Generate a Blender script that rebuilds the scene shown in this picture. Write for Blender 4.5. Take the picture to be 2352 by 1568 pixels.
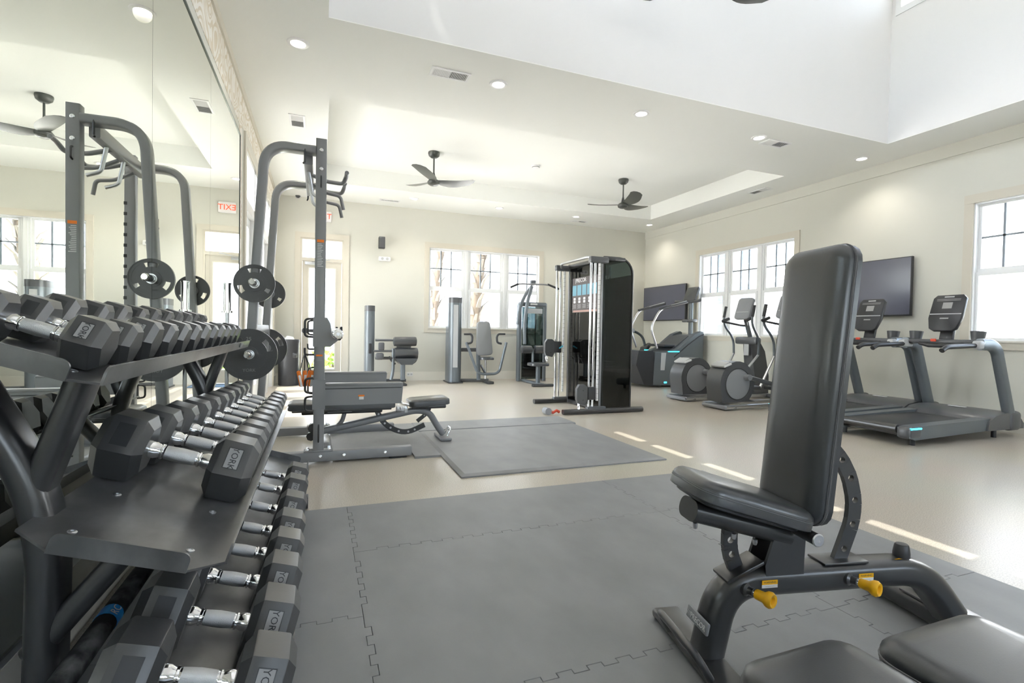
import bpy, bmesh, math, random
from mathutils import Vector, Matrix
random.seed(7)
for o in list(bpy.data.objects): bpy.data.objects.remove(o)
SC = bpy.context.scene
COL = SC.collection
R = math.radians

# ------------------------------------------------------------------ camera
W_, H_, F_ = 2352, 1568, 1154.5
YAW, PIT, ROL = R(20.9615), R(-1.1735), R(1.0749)
CAM = Vector((0, 0, 1.0))
_fw = Vector((math.sin(YAW)*math.cos(PIT), math.cos(YAW)*math.cos(PIT), math.sin(PIT)))
_r0 = Vector((math.cos(YAW), -math.sin(YAW), 0)); _u0 = _r0.cross(_fw)
_r = math.cos(ROL)*_r0 + math.sin(ROL)*_u0
_u = -math.sin(ROL)*_r0 + math.cos(ROL)*_u0
cd = bpy.data.cameras.new('camera'); cam = bpy.data.objects.new('camera', cd); COL.objects.link(cam)
cd.sensor_width = 36; cd.lens = F_*36/W_; cd.clip_start = .03; cd.clip_end = 200
cam.matrix_world = Matrix(((_r.x, _u.x, -_fw.x, CAM.x), (_r.y, _u.y, -_fw.y, CAM.y), (_r.z, _u.z, -_fw.z, CAM.z), (0, 0, 0, 1)))
SC.camera = cam
def _ray(u, v): return _r*((u-W_/2)/F_) - _u*((v-H_/2)/F_) + _fw
def PZ(u, v, z=0.): d = _ray(u, v); return CAM + d*((z-CAM.z)/d.z)      # pixel -> point at height z
def PY(u, v, y): d = _ray(u, v); return CAM + d*(y/d.y)                  # pixel -> point on plane y
def PX(u, v, x): d = _ray(u, v); return CAM + d*(x/d.x)                  # pixel -> point on plane x

# ------------------------------------------------------------------ sky, sun, exposure
SUN = Vector((.556, .078, -1)).normalized()
wd = bpy.data.worlds.new('sky'); SC.world = wd; wd.use_nodes = True
nt = wd.node_tree; nt.nodes.clear()
wo = nt.nodes.new('ShaderNodeOutputWorld'); bg = nt.nodes.new('ShaderNodeBackground'); sk = nt.nodes.new('ShaderNodeTexSky')
sk.sky_type = 'NISHITA'; sk.sun_disc = False; sk.sun_elevation = R(60); sk.sun_rotation = math.atan2(-SUN.x, -SUN.y)
sk.air_density = 1.0; sk.dust_density = 3.0; sk.ozone_density = .6
hs = nt.nodes.new('ShaderNodeHueSaturation'); hs.inputs['Saturation'].default_value = .55
nt.links.new(sk.outputs[0], hs.inputs['Color']); nt.links.new(hs.outputs[0], bg.inputs[0]); nt.links.new(bg.outputs[0], wo.inputs[0])
bg.inputs[1].default_value = SKY_STRENGTH = 2.3
sl = bpy.data.lights.new('sun', 'SUN'); sl.energy = 24; sl.angle = R(.25); sl.color = (1, .95, .86)
so = bpy.data.objects.new('sun', sl); COL.objects.link(so); so.rotation_euler = SUN.to_track_quat('-Z', 'Y').to_euler(); so.location = (-8, -2, 14)
DOWNLIGHT_W = 26
vs = SC.view_settings; vs.view_transform = 'Standard'; vs.look = 'None'; vs.gamma = 1; vs.use_curve_mapping = False
vs.exposure = 0.38

# ------------------------------------------------------------------ mesh helpers
def rectprof(w, h, r=.012, n=3):
    r = min(r, w/2-1e-4, h/2-1e-4); p = []
    for cx, cy, a in ((w/2-r, h/2-r, 0), (-w/2+r, h/2-r, 90), (-w/2+r, -h/2+r, 180), (w/2-r, -h/2+r, 270)):
        for k in range(n+1):
            t = R(a+90*k/n); p.append((cx+r*math.cos(t), cy+r*math.sin(t)))
    return p
def fillet(pts, r, n=6):
    pts = [Vector(p) for p in pts]; out = [pts[0]]
    for i in range(1, len(pts)-1):
        a, b, c = pts[i-1], pts[i], pts[i+1]
        rr = r[i] if isinstance(r, dict) else r
        d1 = (a-b); d2 = (c-b); k = min(rr, d1.length*.49, d2.length*.49)
        p = b+d1.normalized()*k; q = b+d2.normalized()*k
        for j in range(n+1):
            t = j/n; out.append(p*(1-t)**2+b*2*t*(1-t)+q*t*t)
    out.append(pts[-1]); return out
def circ(r, n): return [(r*math.cos(2*math.pi*k/n), r*math.sin(2*math.pi*k/n)) for k in range(n)]
class G:
    def __init__(s): s.v = []; s.f = []
    def add(s, vs, fs):
        o = len(s.v); s.v += [tuple(v) for v in vs]; s.f += [tuple(i+o for i in f) for f in fs]; return s
    def box(s, x0, x1, y0, y1, z0, z1):
        return s.add([(x0,y0,z0),(x1,y0,z0),(x1,y1,z0),(x0,y1,z0),(x0,y0,z1),(x1,y0,z1),(x1,y1,z1),(x0,y1,z1)],
                     [(3,2,1,0),(4,5,6,7),(0,1,5,4),(1,2,6,5),(2,3,7,6),(3,0,4,7)])
    def rbox(s, c, size, r=.01, seg=2, rot=None):
        bm = bmesh.new(); bmesh.ops.create_cube(bm, size=1)
        for v in bm.verts: v.co = Vector((v.co.x*size[0], v.co.y*size[1], v.co.z*size[2]))
        if r > 0: bmesh.ops.bevel(bm, geom=list(bm.edges), offset=min(r, min(size)*.49), segments=seg, profile=.5, affect='EDGES')
        M = rot.to_matrix() if hasattr(rot, 'to_matrix') else (rot or Matrix.Identity(3)); c = Vector(c)
        bm.verts.index_update()
        s.add([M @ v.co + c for v in bm.verts], [[v.index for v in f.verts] for f in bm.faces]); bm.free(); return s
    def sweep(s, pts, prof, up=(0, 0, 1), caps=True, closed=False, scl=None):
        pts = [Vector(p) for p in pts]; n = len(pts); m = len(prof); vs = []; up = Vector(up)
        x = None
        for i, p in enumerate(pts):
            if closed: t = (pts[(i+1) % n]-pts[i-1])
            else: t = (pts[min(i+1, n-1)]-pts[max(i-1, 0)])
            t.normalize()
            if x is None:
                x = up.cross(t)
                if x.length < 1e-4: x = Vector((1, 0, 0)).cross(t)
            else: x = x - t*x.dot(t)
            if x.length < 1e-6: x = t.orthogonal()
            x.normalize(); y = t.cross(x); k = scl[i] if scl else 1
            vs += [p + x*(a*k) + y*(b*k) for a, b in prof]
        fs = [(i*m+j, i*m+(j+1) % m, (i+1)*m+(j+1) % m, (i+1)*m+j) for i in range(n-1) for j in range(m)]
        if closed: fs += [((n-1)*m+j, (n-1)*m+(j+1) % m, (j+1) % m, j) for j in range(m)]
        elif caps: fs += [tuple(reversed(range(m))), tuple((n-1)*m+j for j in range(m))]
        return s.add(vs, fs)
    def tube(s, pts, r, n=10, closed=False, scl=None): return s.sweep(pts, circ(r, n), closed=closed, scl=scl)
    def cyl(s, a, b, r, n=16, r2=None):
        return s.sweep([a, b], circ(r, n), scl=[1, (r2 if r2 is not None else r)/r])
    def lathe(s, prof, o=(0, 0, 0), ax=(0, 0, 1), n=20, cap=True):
        o = Vector(o); ax = Vector(ax).normalized(); x = ax.orthogonal().normalized(); y = ax.cross(x); m = len(prof); vs = []
        for k in range(n):
            t = 2*math.pi*k/n; d = x*math.cos(t)+y*math.sin(t)
            vs += [o+d*r+ax*z for r, z in prof]
        fs = [(k*m+j, ((k+1) % n)*m+j, ((k+1) % n)*m+j+1, k*m+j+1) for k in range(n) for j in range(m-1)]
        if cap and prof[0][0] > 1e-5: fs.append(tuple(k*m for k in reversed(range(n))))
        if cap and prof[-1][0] > 1e-5: fs.append(tuple(k*m+m-1 for k in range(n)))
        return s.add(vs, fs)
    def prism(s, poly, o, u, v, th):
        o = Vector(o); u = Vector(u); v = Vector(v); w = u.cross(v).normalized()*th*.5; n = len(poly)
        a = [o+u*p+v*q-w for p, q in poly]; b = [o+u*p+v*q+w for p, q in poly]
        fs = [tuple(reversed(range(n))), tuple(range(n, 2*n))]+[(i, (i+1) % n, n+(i+1) % n, n+i) for i in range(n)]
        return s.add(a+b, fs)
    def loft(s, rings, caps=True):
        m = len(rings[0]); vs = [p for r in rings for p in r]; n = len(rings)
        fs = [(i*m+j, i*m+(j+1) % m, (i+1)*m+(j+1) % m, (i+1)*m+j) for i in range(n-1) for j in range(m)]
        if caps: fs += [tuple(reversed(range(m))), tuple((n-1)*m+j for j in range(m))]
        return s.add(vs, fs)
    def pad(s, L, W, T, rc, M, edge=.018, puff=.006, taper=0., ew=None):
        """upholstered pad: outline L x W in local xy (rounded corners rc), thickness T in z, rounded edges, placed by matrix M"""
        def ring(ins, z):
            pr = rectprof(L-2*ins, W-2*ins, max(rc-ins, .004), 4)
            return [M @ Vector((a, b*(1-taper*(a/L)), z)) for a, b in pr]
        e = edge; ew = ew or e; rs = [ring(.008, 0), ring(0, .004), ring(0, T-e)]
        for k in range(1, 5):
            t = R(90*k/4); rs.append(ring(ew*(1-math.cos(t)), T-e+e*math.sin(t)))
        rs.append(ring(ew+.012, T+puff)); return s.loft(rs)
    def build(s, name, mat, parent=None, smooth=38, loc=None):
        me = bpy.data.meshes.new(name); me.from_pydata(s.v, [], s.f); me.update()
        bm = bmesh.new(); bm.from_mesh(me); bmesh.ops.recalc_face_normals(bm, faces=bm.faces); bm.to_mesh(me); bm.free()
        if smooth:
            me.shade_smooth(); me.set_sharp_from_angle(angle=R(smooth))
        me.materials.append(M_[mat]); return link(name, me, parent, loc)
def link(name, me, parent=None, loc=None):
    o = bpy.data.objects.new(name, me); COL.objects.link(o)
    if parent: o.parent = parent
    if loc is not None: o.location = loc
    return o
def tag(o, label, cat, group=None, kind=None):
    if label: o['label'] = label
    if cat: o['category'] = cat
    if group: o['group'] = group
    if kind: o['kind'] = kind
    return o
def thing(name, label, cat, loc=(0, 0, 0), rz=0., group=None):
    o = bpy.data.objects.new(name, None); COL.objects.link(o); o.empty_display_size = .1
    o.location = loc; o.rotation_euler = (0, 0, rz); return tag(o, label, cat, group)
def struct(name, label, g, mat, parent=None, smooth=0):
    o = g.build(name, mat, parent, smooth)
    if parent is None: o['kind'] = 'structure'; o['label'] = label
    return o
def kids(o): return [c for c in COL.objects if c.parent == o]
def copy_tree(o, loc=None, rot=None, label=None, parent=None, KID={}):
    if not KID or o.name not in KID: KID[o.name] = kids(o)
    c = o.copy(); COL.objects.link(c)
    if parent: c.parent = parent
    if loc is not None: c.location = loc
    if rot is not None: c.rotation_euler = rot
    if label: c['label'] = label
    for k in KID[o.name]: copy_tree(k, parent=c)
    return c
def text(name, s, size, mat, M, parent=None, ext=.001, align='CENTER', sx=1.):
    cu = bpy.data.curves.new(name, 'FONT'); cu.body = s; cu.size = size; cu.extrude = ext; cu.align_x = align; cu.align_y = 'CENTER'; cu.resolution_u = 2
    t = bpy.data.objects.new(name+'_tmp', cu); COL.objects.link(t)
    me = bpy.data.meshes.new_from_object(t.evaluated_get(bpy.context.evaluated_depsgraph_get()))
    bpy.data.objects.remove(t); bpy.data.curves.remove(cu); me.name = name
    me.transform(M @ Matrix.Diagonal((sx, 1, 1, 1))); me.materials.clear(); me.materials.append(M_[mat]); return link(name, me, parent)
def bolts(pts, n, mat_, parent, r=.011, h=.007, sides=12, name='bolt'):
    '''one bolt head object per point, sharing a mesh'''
    first = None
    for p in pts:
        if first is None: first = G().lathe([(r, 0), (r, h*.6), (r*.7, h), (r*.45, h), (r*.45, h*.5), (0, h*.5)], (0, 0, 0), n, sides).build(name, mat_, parent); b = first
        else: b = first.copy(); COL.objects.link(b)
        b.location = p
def frameM(o, x, y):
    x = Vector(x).normalized(); y = Vector(y).normalized(); z = x.cross(y).normalized(); y = z.cross(x); o = Vector(o)
    return Matrix(((x.x, y.x, z.x, o.x), (x.y, y.y, z.y, o.y), (x.z, y.z, z.z, o.z), (0, 0, 0, 1)))

# ------------------------------------------------------------------ materials
M_ = {}
def mat(name, col, rough=.5, metal=0., spec=.5, noise=None, bump=None, coat=0., emit=None, trans=0., ior=1.45, alpha=None):
    m = bpy.data.materials.new(name); m.use_nodes = True; nt = m.node_tree; b = nt.nodes['Principled BSDF']
    c = (*col, 1); b.inputs['Base Color'].default_value = c; b.inputs['Roughness'].default_value = rough
    b.inputs['Metallic'].default_value = metal; b.inputs['Specular IOR Level'].default_value = spec; b.inputs['IOR'].default_value = ior
    b.inputs['Coat Weight'].default_value = coat; b.inputs['Coat Roughness'].default_value = .22; b.inputs['Transmission Weight'].default_value = trans
    if emit: b.inputs['Emission Color'].default_value = (*emit[:3], 1); b.inputs['Emission Strength'].default_value = emit[3]
    tc = nt.nodes.new('ShaderNodeTexCoord')
    if noise:                                                   # (scale, amount, detail)
        n = nt.nodes.new('ShaderNodeTexNoise'); n.inputs['Scale'].default_value = noise[0]; n.inputs['Detail'].default_value = noise[2]
        nt.links.new(tc.outputs['Object'], n.inputs['Vector'])
        mx = nt.nodes.new('ShaderNodeMix'); mx.data_type = 'RGBA'
        mx.inputs['A'].default_value = (*[x*(1-noise[1]) for x in col], 1); mx.inputs['B'].default_value = (*[min(1, x*(1+noise[1])) for x in col], 1)
        nt.links.new(n.outputs['Fac'], mx.inputs['Factor']); nt.links.new(mx.outputs['Result'], b.inputs['Base Color'])
    if bump:                                                    # (scale, strength)
        n2 = nt.nodes.new('ShaderNodeTexNoise'); n2.inputs['Scale'].default_value = bump[0]; n2.inputs['Detail'].default_value = 3
        nt.links.new(tc.outputs['Object'], n2.inputs['Vector'])
        bp = nt.nodes.new('ShaderNodeBump'); bp.inputs['Strength'].default_value = bump[1]; bp.inputs['Distance'].default_value = .002
        nt.links.new(n2.outputs['Fac'], bp.inputs['Height']); nt.links.new(bp.outputs['Normal'], b.inputs['Normal'])
    M_[name] = m; return m
mat('wall', (.675, .665, .595), .75, noise=(1.3, .015, 2), bump=(260, .04))
mat('wall_white', (.82, .815, .805), .75, bump=(260, .03))
mat('ceiling', (.90, .905, .865), .8, bump=(300, .03))
mat('trim', (.66, .62, .53), .5)
mat('baseboard', (.78, .755, .68), .45)
mat('vinyl', (.86, .87, .87), .35)
mat('grille', (.26, .30, .34), .4)
mat('white_plastic', (.85, .85, .84), .35)
mat('black_plastic', (.038, .039, .042), .4, bump=(400, .03))
mat('grey_plastic', (.085, .089, .095), .34, coat=.35, bump=(400, .03))
mat('mid_plastic', (.28, .29, .305), .4)
mat('light_plastic', (.5, .51, .52), .38)
mat('frame_grey', (.25, .253, .262), .34, coat=.35, noise=(3, .05, 2), bump=(500, .02))
mat('frame_black', (.026, .027, .029), .34, spec=.7, coat=.6, bump=(600, .03))
mat('frame_slate', (.155, .175, .192), .32, metal=.35)
mat('upholstery', (.036, .039, .043), .36, spec=.8, coat=.6, bump=(320, .08))
mat('upholstery_grey', (.23, .235, .24), .45, bump=(300, .08))
mat('stitch', (.16, .16, .165), .7)
mat('rubber_hex', (.055, .056, .058), .34, spec=.8, coat=.35, noise=(9, .18, 4), bump=(180, .05))
mat('rubber_mat', (.25, .258, .264), .46, noise=(2.2, .20, 6), bump=(140, .10))
mat('rubber_edge', (.03, .031, .033), .6)
mat('chrome', (.86, .87, .88), .10, metal=1.)
mat('steel', (.62, .63, .65), .28, metal=1.)
mat('knurl', (.70, .71, .72), .38, metal=1., bump=(900, .6))
mat('shelf_steel', (.085, .086, .088), .32, spec=.7, coat=.5, noise=(7, .35, 6), bump=(60, .03))
mat('mirror', (.875, .90, .845), .0, metal=1.)
mat('mirror_edge', (.05, .07, .06), .3)
mat('cast_iron', (.075, .076, .079), .40, coat=.25, bump=(120, .08))
mat('yellow', (.95, .50, .01), .35)
mat('orange', (.95, .24, .02), .45)
mat('red', (.65, .07, .03), .4)
mat('blue', (.02, .33, .80), .35)
mat('cyan_light', (.05, .55, .75), .3, emit=(.05, .75, 1, 3.))
mat('cyan_plastic', (.10, .55, .75), .35)
mat('label_white', (.80, .80, .80), .5)
mat('label_grey', (.33, .33, .33), .5)
mat('sign_red', (.85, .06, .02), .4, emit=(1, .05, .01, 1.2))
mat('fan_dark', (.06, .065, .058), .35, coat=.2)
mat('screen', (.10, .105, .145), 0.16, coat=.5)  # lifted bluish base colour stands in for window light reflected on the glass
mat('tinted', (.035, .05, .048), .06, coat=.6)
mat('placard', (.085, .07, .068), .4)
mat('picture_blue', (.15, .34, .43), .4)
mat('caution_red', (.42, .26, .22), .5)
mat('lamp_lens', (1, .98, .92), .4, emit=(1, .93, .80, 9.))
mat('grille_dark', (.12, .125, .12), .6)
mat('palm_bark', (.085, .066, .048), .9, noise=(14, .5, 5), bump=(30, .5))
mat('palm_boot', (.13, .118, .10), .9, noise=(20, .35, 4))
mat('leaf', (.22, .34, .06), .6, noise=(12, .5, 3))
mat('stucco', (.52, .525, .53), .9, noise=(2, .04, 3))
mat('house_glass', (.16, .20, .25), .6, spec=.1)
mat('concrete', (.62, .60, .57), .9, noise=(3, .1, 4))
mat('blue_mat', (.12, .19, .30), .8)
mat('chalk_bar', (.028, .029, .031), .6)
def two_tone(name, c1, c2, scale, lo, hi, stretch=(1, 1, 1), detail=6):   # worn or chalked patches with a shape of their own
    nt = M_[name].node_tree; b = nt.nodes['Principled BSDF']; tc = nt.nodes.new('ShaderNodeTexCoord'); mp = nt.nodes.new('ShaderNodeMapping'); mp.inputs['Scale'].default_value = stretch
    n = nt.nodes.new('ShaderNodeTexNoise'); n.inputs['Scale'].default_value = scale; n.inputs['Detail'].default_value = detail; rp = nt.nodes.new('ShaderNodeValToRGB'); e = rp.color_ramp.elements
    e[0].position = lo; e[0].color = (*c1, 1); e[1].position = hi; e[1].color = (*c2, 1)
    nt.links.new(tc.outputs['Object'], mp.inputs['Vector']); nt.links.new(mp.outputs[0], n.inputs['Vector']); nt.links.new(n.outputs['Fac'], rp.inputs[0]); nt.links.new(rp.outputs[0], b.inputs['Base Color'])
two_tone('chalk_bar', (.022, .023, .025), (.42, .42, .42), 9, .50, .72, (1, .7, 1))
two_tone('rubber_mat', (.232, .239, .245), (.292, .298, .304), 5.5, .32, .80, (1, .6, 1), 12)
two_tone('shelf_steel', (.062, .063, .065), (.17, .17, .17), 6.5, .42, .80, (1.6, 1, 1), 10)
def glass_mat(name, tint, refl=.5):
    m = bpy.data.materials.new(name); m.use_nodes = True; nt = m.node_tree; nt.nodes.clear()
    o = nt.nodes.new('ShaderNodeOutputMaterial'); t = nt.nodes.new('ShaderNodeBsdfTransparent'); g = nt.nodes.new('ShaderNodeBsdfGlossy')
    fr = nt.nodes.new('ShaderNodeFresnel'); fr.inputs[0].default_value = 1.45; mx = nt.nodes.new('ShaderNodeMixShader'); mu = nt.nodes.new('ShaderNodeMath'); mu.operation = 'MULTIPLY'; mu.inputs[1].default_value = refl
    t.inputs[0].default_value = (*tint, 1); g.inputs['Roughness'].default_value = .0
    nt.links.new(fr.outputs[0], mu.inputs[0]); nt.links.new(mu.outputs[0], mx.inputs[0]); nt.links.new(t.outputs[0], mx.inputs[1]); nt.links.new(g.outputs[0], mx.inputs[2]); nt.links.new(mx.outputs[0], o.inputs[0]); M_[name] = m
glass_mat('glass', (.96, .975, .975), .8); glass_mat('smoked', (.27, .33, .32), 1.4)
def floor_mat():
    m = bpy.data.materials.new('floor'); m.use_nodes = True; nt = m.node_tree; b = nt.nodes['Principled BSDF']; tc = nt.nodes.new('ShaderNodeTexCoord')
    n1 = nt.nodes.new('ShaderNodeTexNoise'); n1.inputs['Scale'].default_value = 170; n1.inputs['Detail'].default_value = 3
    n2 = nt.nodes.new('ShaderNodeTexNoise'); n2.inputs['Scale'].default_value = 1.1; n2.inputs['Detail'].default_value = 4
    r1 = nt.nodes.new('ShaderNodeValToRGB'); e = r1.color_ramp.elements
    e[0].position = .36; e[0].color = (.39, .35, .29, 1); e[1].position = .66; e[1].color = (.62, .57, .485, 1); k = e.new(.5); k.color = (.54, .49, .41, 1)
    mx = nt.nodes.new('ShaderNodeMix'); mx.data_type = 'RGBA'; mx.blend_type = 'MULTIPLY'; mx.inputs['Factor'].default_value = .12
    for n in (n1, n2): nt.links.new(tc.outputs['Object'], n.inputs['Vector'])
    nt.links.new(n1.outputs['Fac'], r1.inputs[0]); nt.links.new(r1.outputs[0], mx.inputs['A']); nt.links.new(n2.outputs['Color'], mx.inputs['B'])
    nt.links.new(mx.outputs['Result'], b.inputs['Base Color']); b.inputs['Roughness'].default_value = .29; b.inputs['Specular IOR Level'].default_value = .5
    bp = nt.nodes.new('ShaderNodeBump'); bp.inputs['Strength'].default_value = .05; bp.inputs['Distance'].default_value = .001
    nt.links.new(n1.outputs['Fac'], bp.inputs['Height']); nt.links.new(bp.outputs['Normal'], b.inputs['Normal']); M_['floor'] = m
floor_mat()
def wallpaper_mat():                                            # white squiggles printed on beige
    m = bpy.data.materials.new('wallpaper'); m.use_nodes = True; nt = m.node_tree; b = nt.nodes['Principled BSDF']; tc = nt.nodes.new('ShaderNodeTexCoord')
    mp = nt.nodes.new('ShaderNodeMapping'); mp.inputs['Scale'].default_value = (1, 1, 1.0); nt.links.new(tc.outputs['Object'], mp.inputs['Vector'])
    nz = nt.nodes.new('ShaderNodeTexNoise'); nz.inputs['Scale'].default_value = 3.2; nz.inputs['Detail'].default_value = 1.5; nz.inputs['Distortion'].default_value = .6
    nt.links.new(mp.outputs[0], nz.inputs['Vector'])
    mu = nt.nodes.new('ShaderNodeMath'); mu.operation = 'MULTIPLY'; mu.inputs[1].default_value = 11; nt.links.new(nz.outputs['Fac'], mu.inputs[0])
    fr = nt.nodes.new('ShaderNodeMath'); fr.operation = 'FRACT'; nt.links.new(mu.outputs[0], fr.inputs[0])
    rp = nt.nodes.new('ShaderNodeValToRGB'); rp.color_ramp.interpolation = 'EASE'; e = rp.color_ramp.elements
    e[0].position = .40; e[0].color = (.70, .62, .49, 1); e[1].position = .52; e[1].color = (.86, .82, .75, 1)
    nt.links.new(fr.outputs[0], rp.inputs[0]); nt.links.new(rp.outputs[0], b.inputs['Base Color']); b.inputs['Roughness'].default_value = .6; M_['wallpaper'] = m
wallpaper_mat()
# ================================================================== THE SETTING
XL, XR, YF, YB, ZC = -.735, 7.05, 9.85, -4.2, 3.34
def cells(g, a, b, mk, holes):
    """fill the rectangle a[0]..a[-1] x b[0]..b[-1] except holes (a0,a1,b0,b1), one box per cell"""
    A = sorted(set(list(a)+[h[i] for h in holes for i in (0, 1)])); B = sorted(set(list(b)+[h[i] for h in holes for i in (2, 3)]))
    for i in range(len(A)-1):
        for j in range(len(B)-1):
            ca, cb = (A[i]+A[i+1])/2, (B[j]+B[j+1])/2
            if any(h[0] < ca < h[1] and h[2] < cb < h[3] for h in holes): continue
            mk(g, A[i], A[i+1], B[j], B[j+1])
struct('floor', 'beige speckled resilient gym floor', G().box(XL-.2, XR+.2, YB-.2, YF+.2, -.12, 0), 'floor')
TRAY = (.07, 6.32, 5.50, 8.68); WELL = (.04, 6.37, -3.4, 4.10); WT = .12
g = G(); wx = (WELL[0]-WT, WELL[1]+WT, WELL[2]-WT, WELL[3]+WT)
cells(g, (XL-.2, XR+.2), (YB-.2, YF+.2), lambda g, a, b, c, d: g.box(a, b, c, d, ZC, ZC+.29), [TRAY, wx])
cells(g, (wx[0], wx[1]), (wx[2], wx[3]), lambda g, a, b, c, d: g.box(a, b, c, d, ZC, ZC+.006), [WELL])
ceil = struct('ceiling', 'off-white drywall ceiling with a recessed tray and a tall clerestory well', g, 'ceiling')
G().box(TRAY[0]-.1, TRAY[1]+.1, TRAY[2]-.1, TRAY[3]+.1, ZC+.29, ZC+.37).build('tray_panel', 'ceiling', ceil, 0)
# clerestory well: far, right and left walls with the small windows high up
panes = [(3.494, 3.993), (2.858, 3.349), (2.238, 2.690), (1.600, 2.070), (.965, 1.455), (.33, .82), (-.31, .18), (-.95, -.46), (-1.58, -1.09), (-2.22, -1.73), (-2.85, -2.36)]
ZW0, ZW1, ZR = 4.90, 5.72, 5.95
struct('wall_clerestory_far', 'white far wall of the clerestory well', G().box(wx[0], wx[1], WELL[3], WELL[3]+WT, ZC+.006, ZR), 'wall_white')
struct('wall_clerestory_back', 'white near wall of the clerestory well', G().box(wx[0], wx[1], WELL[2]-WT, WELL[2], ZC+.006, ZR), 'wall_white')
for side, x0 in (('left', wx[0]), ('right', WELL[1])):
    g = G(); cells(g, (WELL[2], WELL[3]), (ZC+.006, ZR), lambda g, a, b, c, d, x0=x0: g.box(x0, x0+WT, a, b, c, d), [(p[0], p[1], ZW0, ZW1) for p in panes])
    wl = struct('wall_clerestory_'+side, 'white %s wall of the clerestory well with a row of small windows' % side, g, 'wall_white')
    xi = WELL[0] if side == 'left' else WELL[1]; sg = 1 if side == 'left' else -1
    for p in panes:
        xm = x0+WT/2
        G().box(xm-.004, xm+.004, p[0], p[1], ZW0, ZW1).build('pane', 'glass', wl, 0)
    for lo, hi in ((2.238, 3.993), (.33, 2.07), (-2.22, .18)):
        g = G(); t = .012; a, b = sorted((xi, xi+sg*t))
        g.box(a, b, lo-.06, hi+.06, ZW0-.07, ZW0); g.box(a, b, lo-.06, hi+.06, ZW1, ZW1+.07); g.box(a, b, lo-.06, lo, ZW0, ZW1); g.box(a, b, hi, hi+.06, ZW0, ZW1)
        g.build('casing', 'vinyl', wl, 0)
struct('roof_clerestory', 'roof over the clerestory well with overhanging eaves', G().box(-.45, 6.86, WELL[2]-.6, WELL[3]+.6, ZR, ZR+.18), 'wall_white')
# walls
DOOR = (-.335, .405, 0, 2.62); WINF = (2.0, 4.37, 1.035, 2.615); WINR = [(5.90, 8.05, .985, 2.575), (1.25, 3.55, .985, 2.575)]
GLZ = (5.86, 9.30, 0, 2.86)
g = G(); cells(g, (XL-.2, XR+.2), (0, ZC), lambda g, a, b, c, d: g.box(a, b, YF, YF+.16, c, d), [DOOR, WINF])
struct('wall_far', 'cream painted far wall with a glass door and a triple window', g, 'wall')
g = G(); cells(g, (YB, YF), (0, ZC), lambda g, a, b, c, d: g.box(XR, XR+.16, a, b, c, d), WINR)
struct('wall_right', 'cream painted right wall with triple windows', g, 'wall')
g = G(); cells(g, (YB, YF), (0, ZC), lambda g, a, b, c, d: g.box(XL-.16, XL, a, b, c, d), [GLZ])
wleft = struct('wall_left', 'cream left wall with a mirror and patterned wallpaper', g, 'wall')
g = G(); BW = [(.2, 2.4, .985, 2.575), (3.6, 5.8, .985, 2.575)]
cells(g, (XL-.2, XR+.2), (0, ZC), lambda g, a, b, c, d: g.box(a, b, YB-.16, YB, c, d), BW)
struct('wall_back', 'cream wall behind the viewer with two windows', g, 'wall')
# wallpaper: a band above the mirror and a strip beside it
g = G(); cells(g, (.0, 9.84), (0, 3.26), lambda g, a, b, c, d: g.box(XL, XL+.003, a, b, c, d), [(-.1, 5.45, -.1, 2.93), (5.62, 9.41, -.1, 2.97), (9.41, 9.9, -.1, 4)])
g.build('wallpaper', 'wallpaper', wleft, 0)
G().box(XL, XL+.02, 0, YF, 3.26, ZC).build('frieze', 'trim', wleft, 0)
struct('trim_1', 'cream frieze board under the ceiling along the right wall', G().box(XR-.016, XR, YB, YF, 3.185, ZC), 'wall')
struct('baseboard_far', 'cream baseboard along the far wall', G().box(.50, XR, YF-.018, YF, 0, .17).box(XL, -.43, YF-.018, YF, 0, .17), 'baseboard')
struct('baseboard_right', 'cream baseboard along the right wall', G().box(XR-.018, XR, YB, YF-.02, 0, .17), 'baseboard')
struct('baseboard_left', 'cream baseboard under the wall mirror', G().box(XL, XL+.018, YB, GLZ[0]-.1, 0, .15).box(XL, XL+.018, GLZ[1]+.1, YF-.02, 0, .15), 'baseboard')

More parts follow.
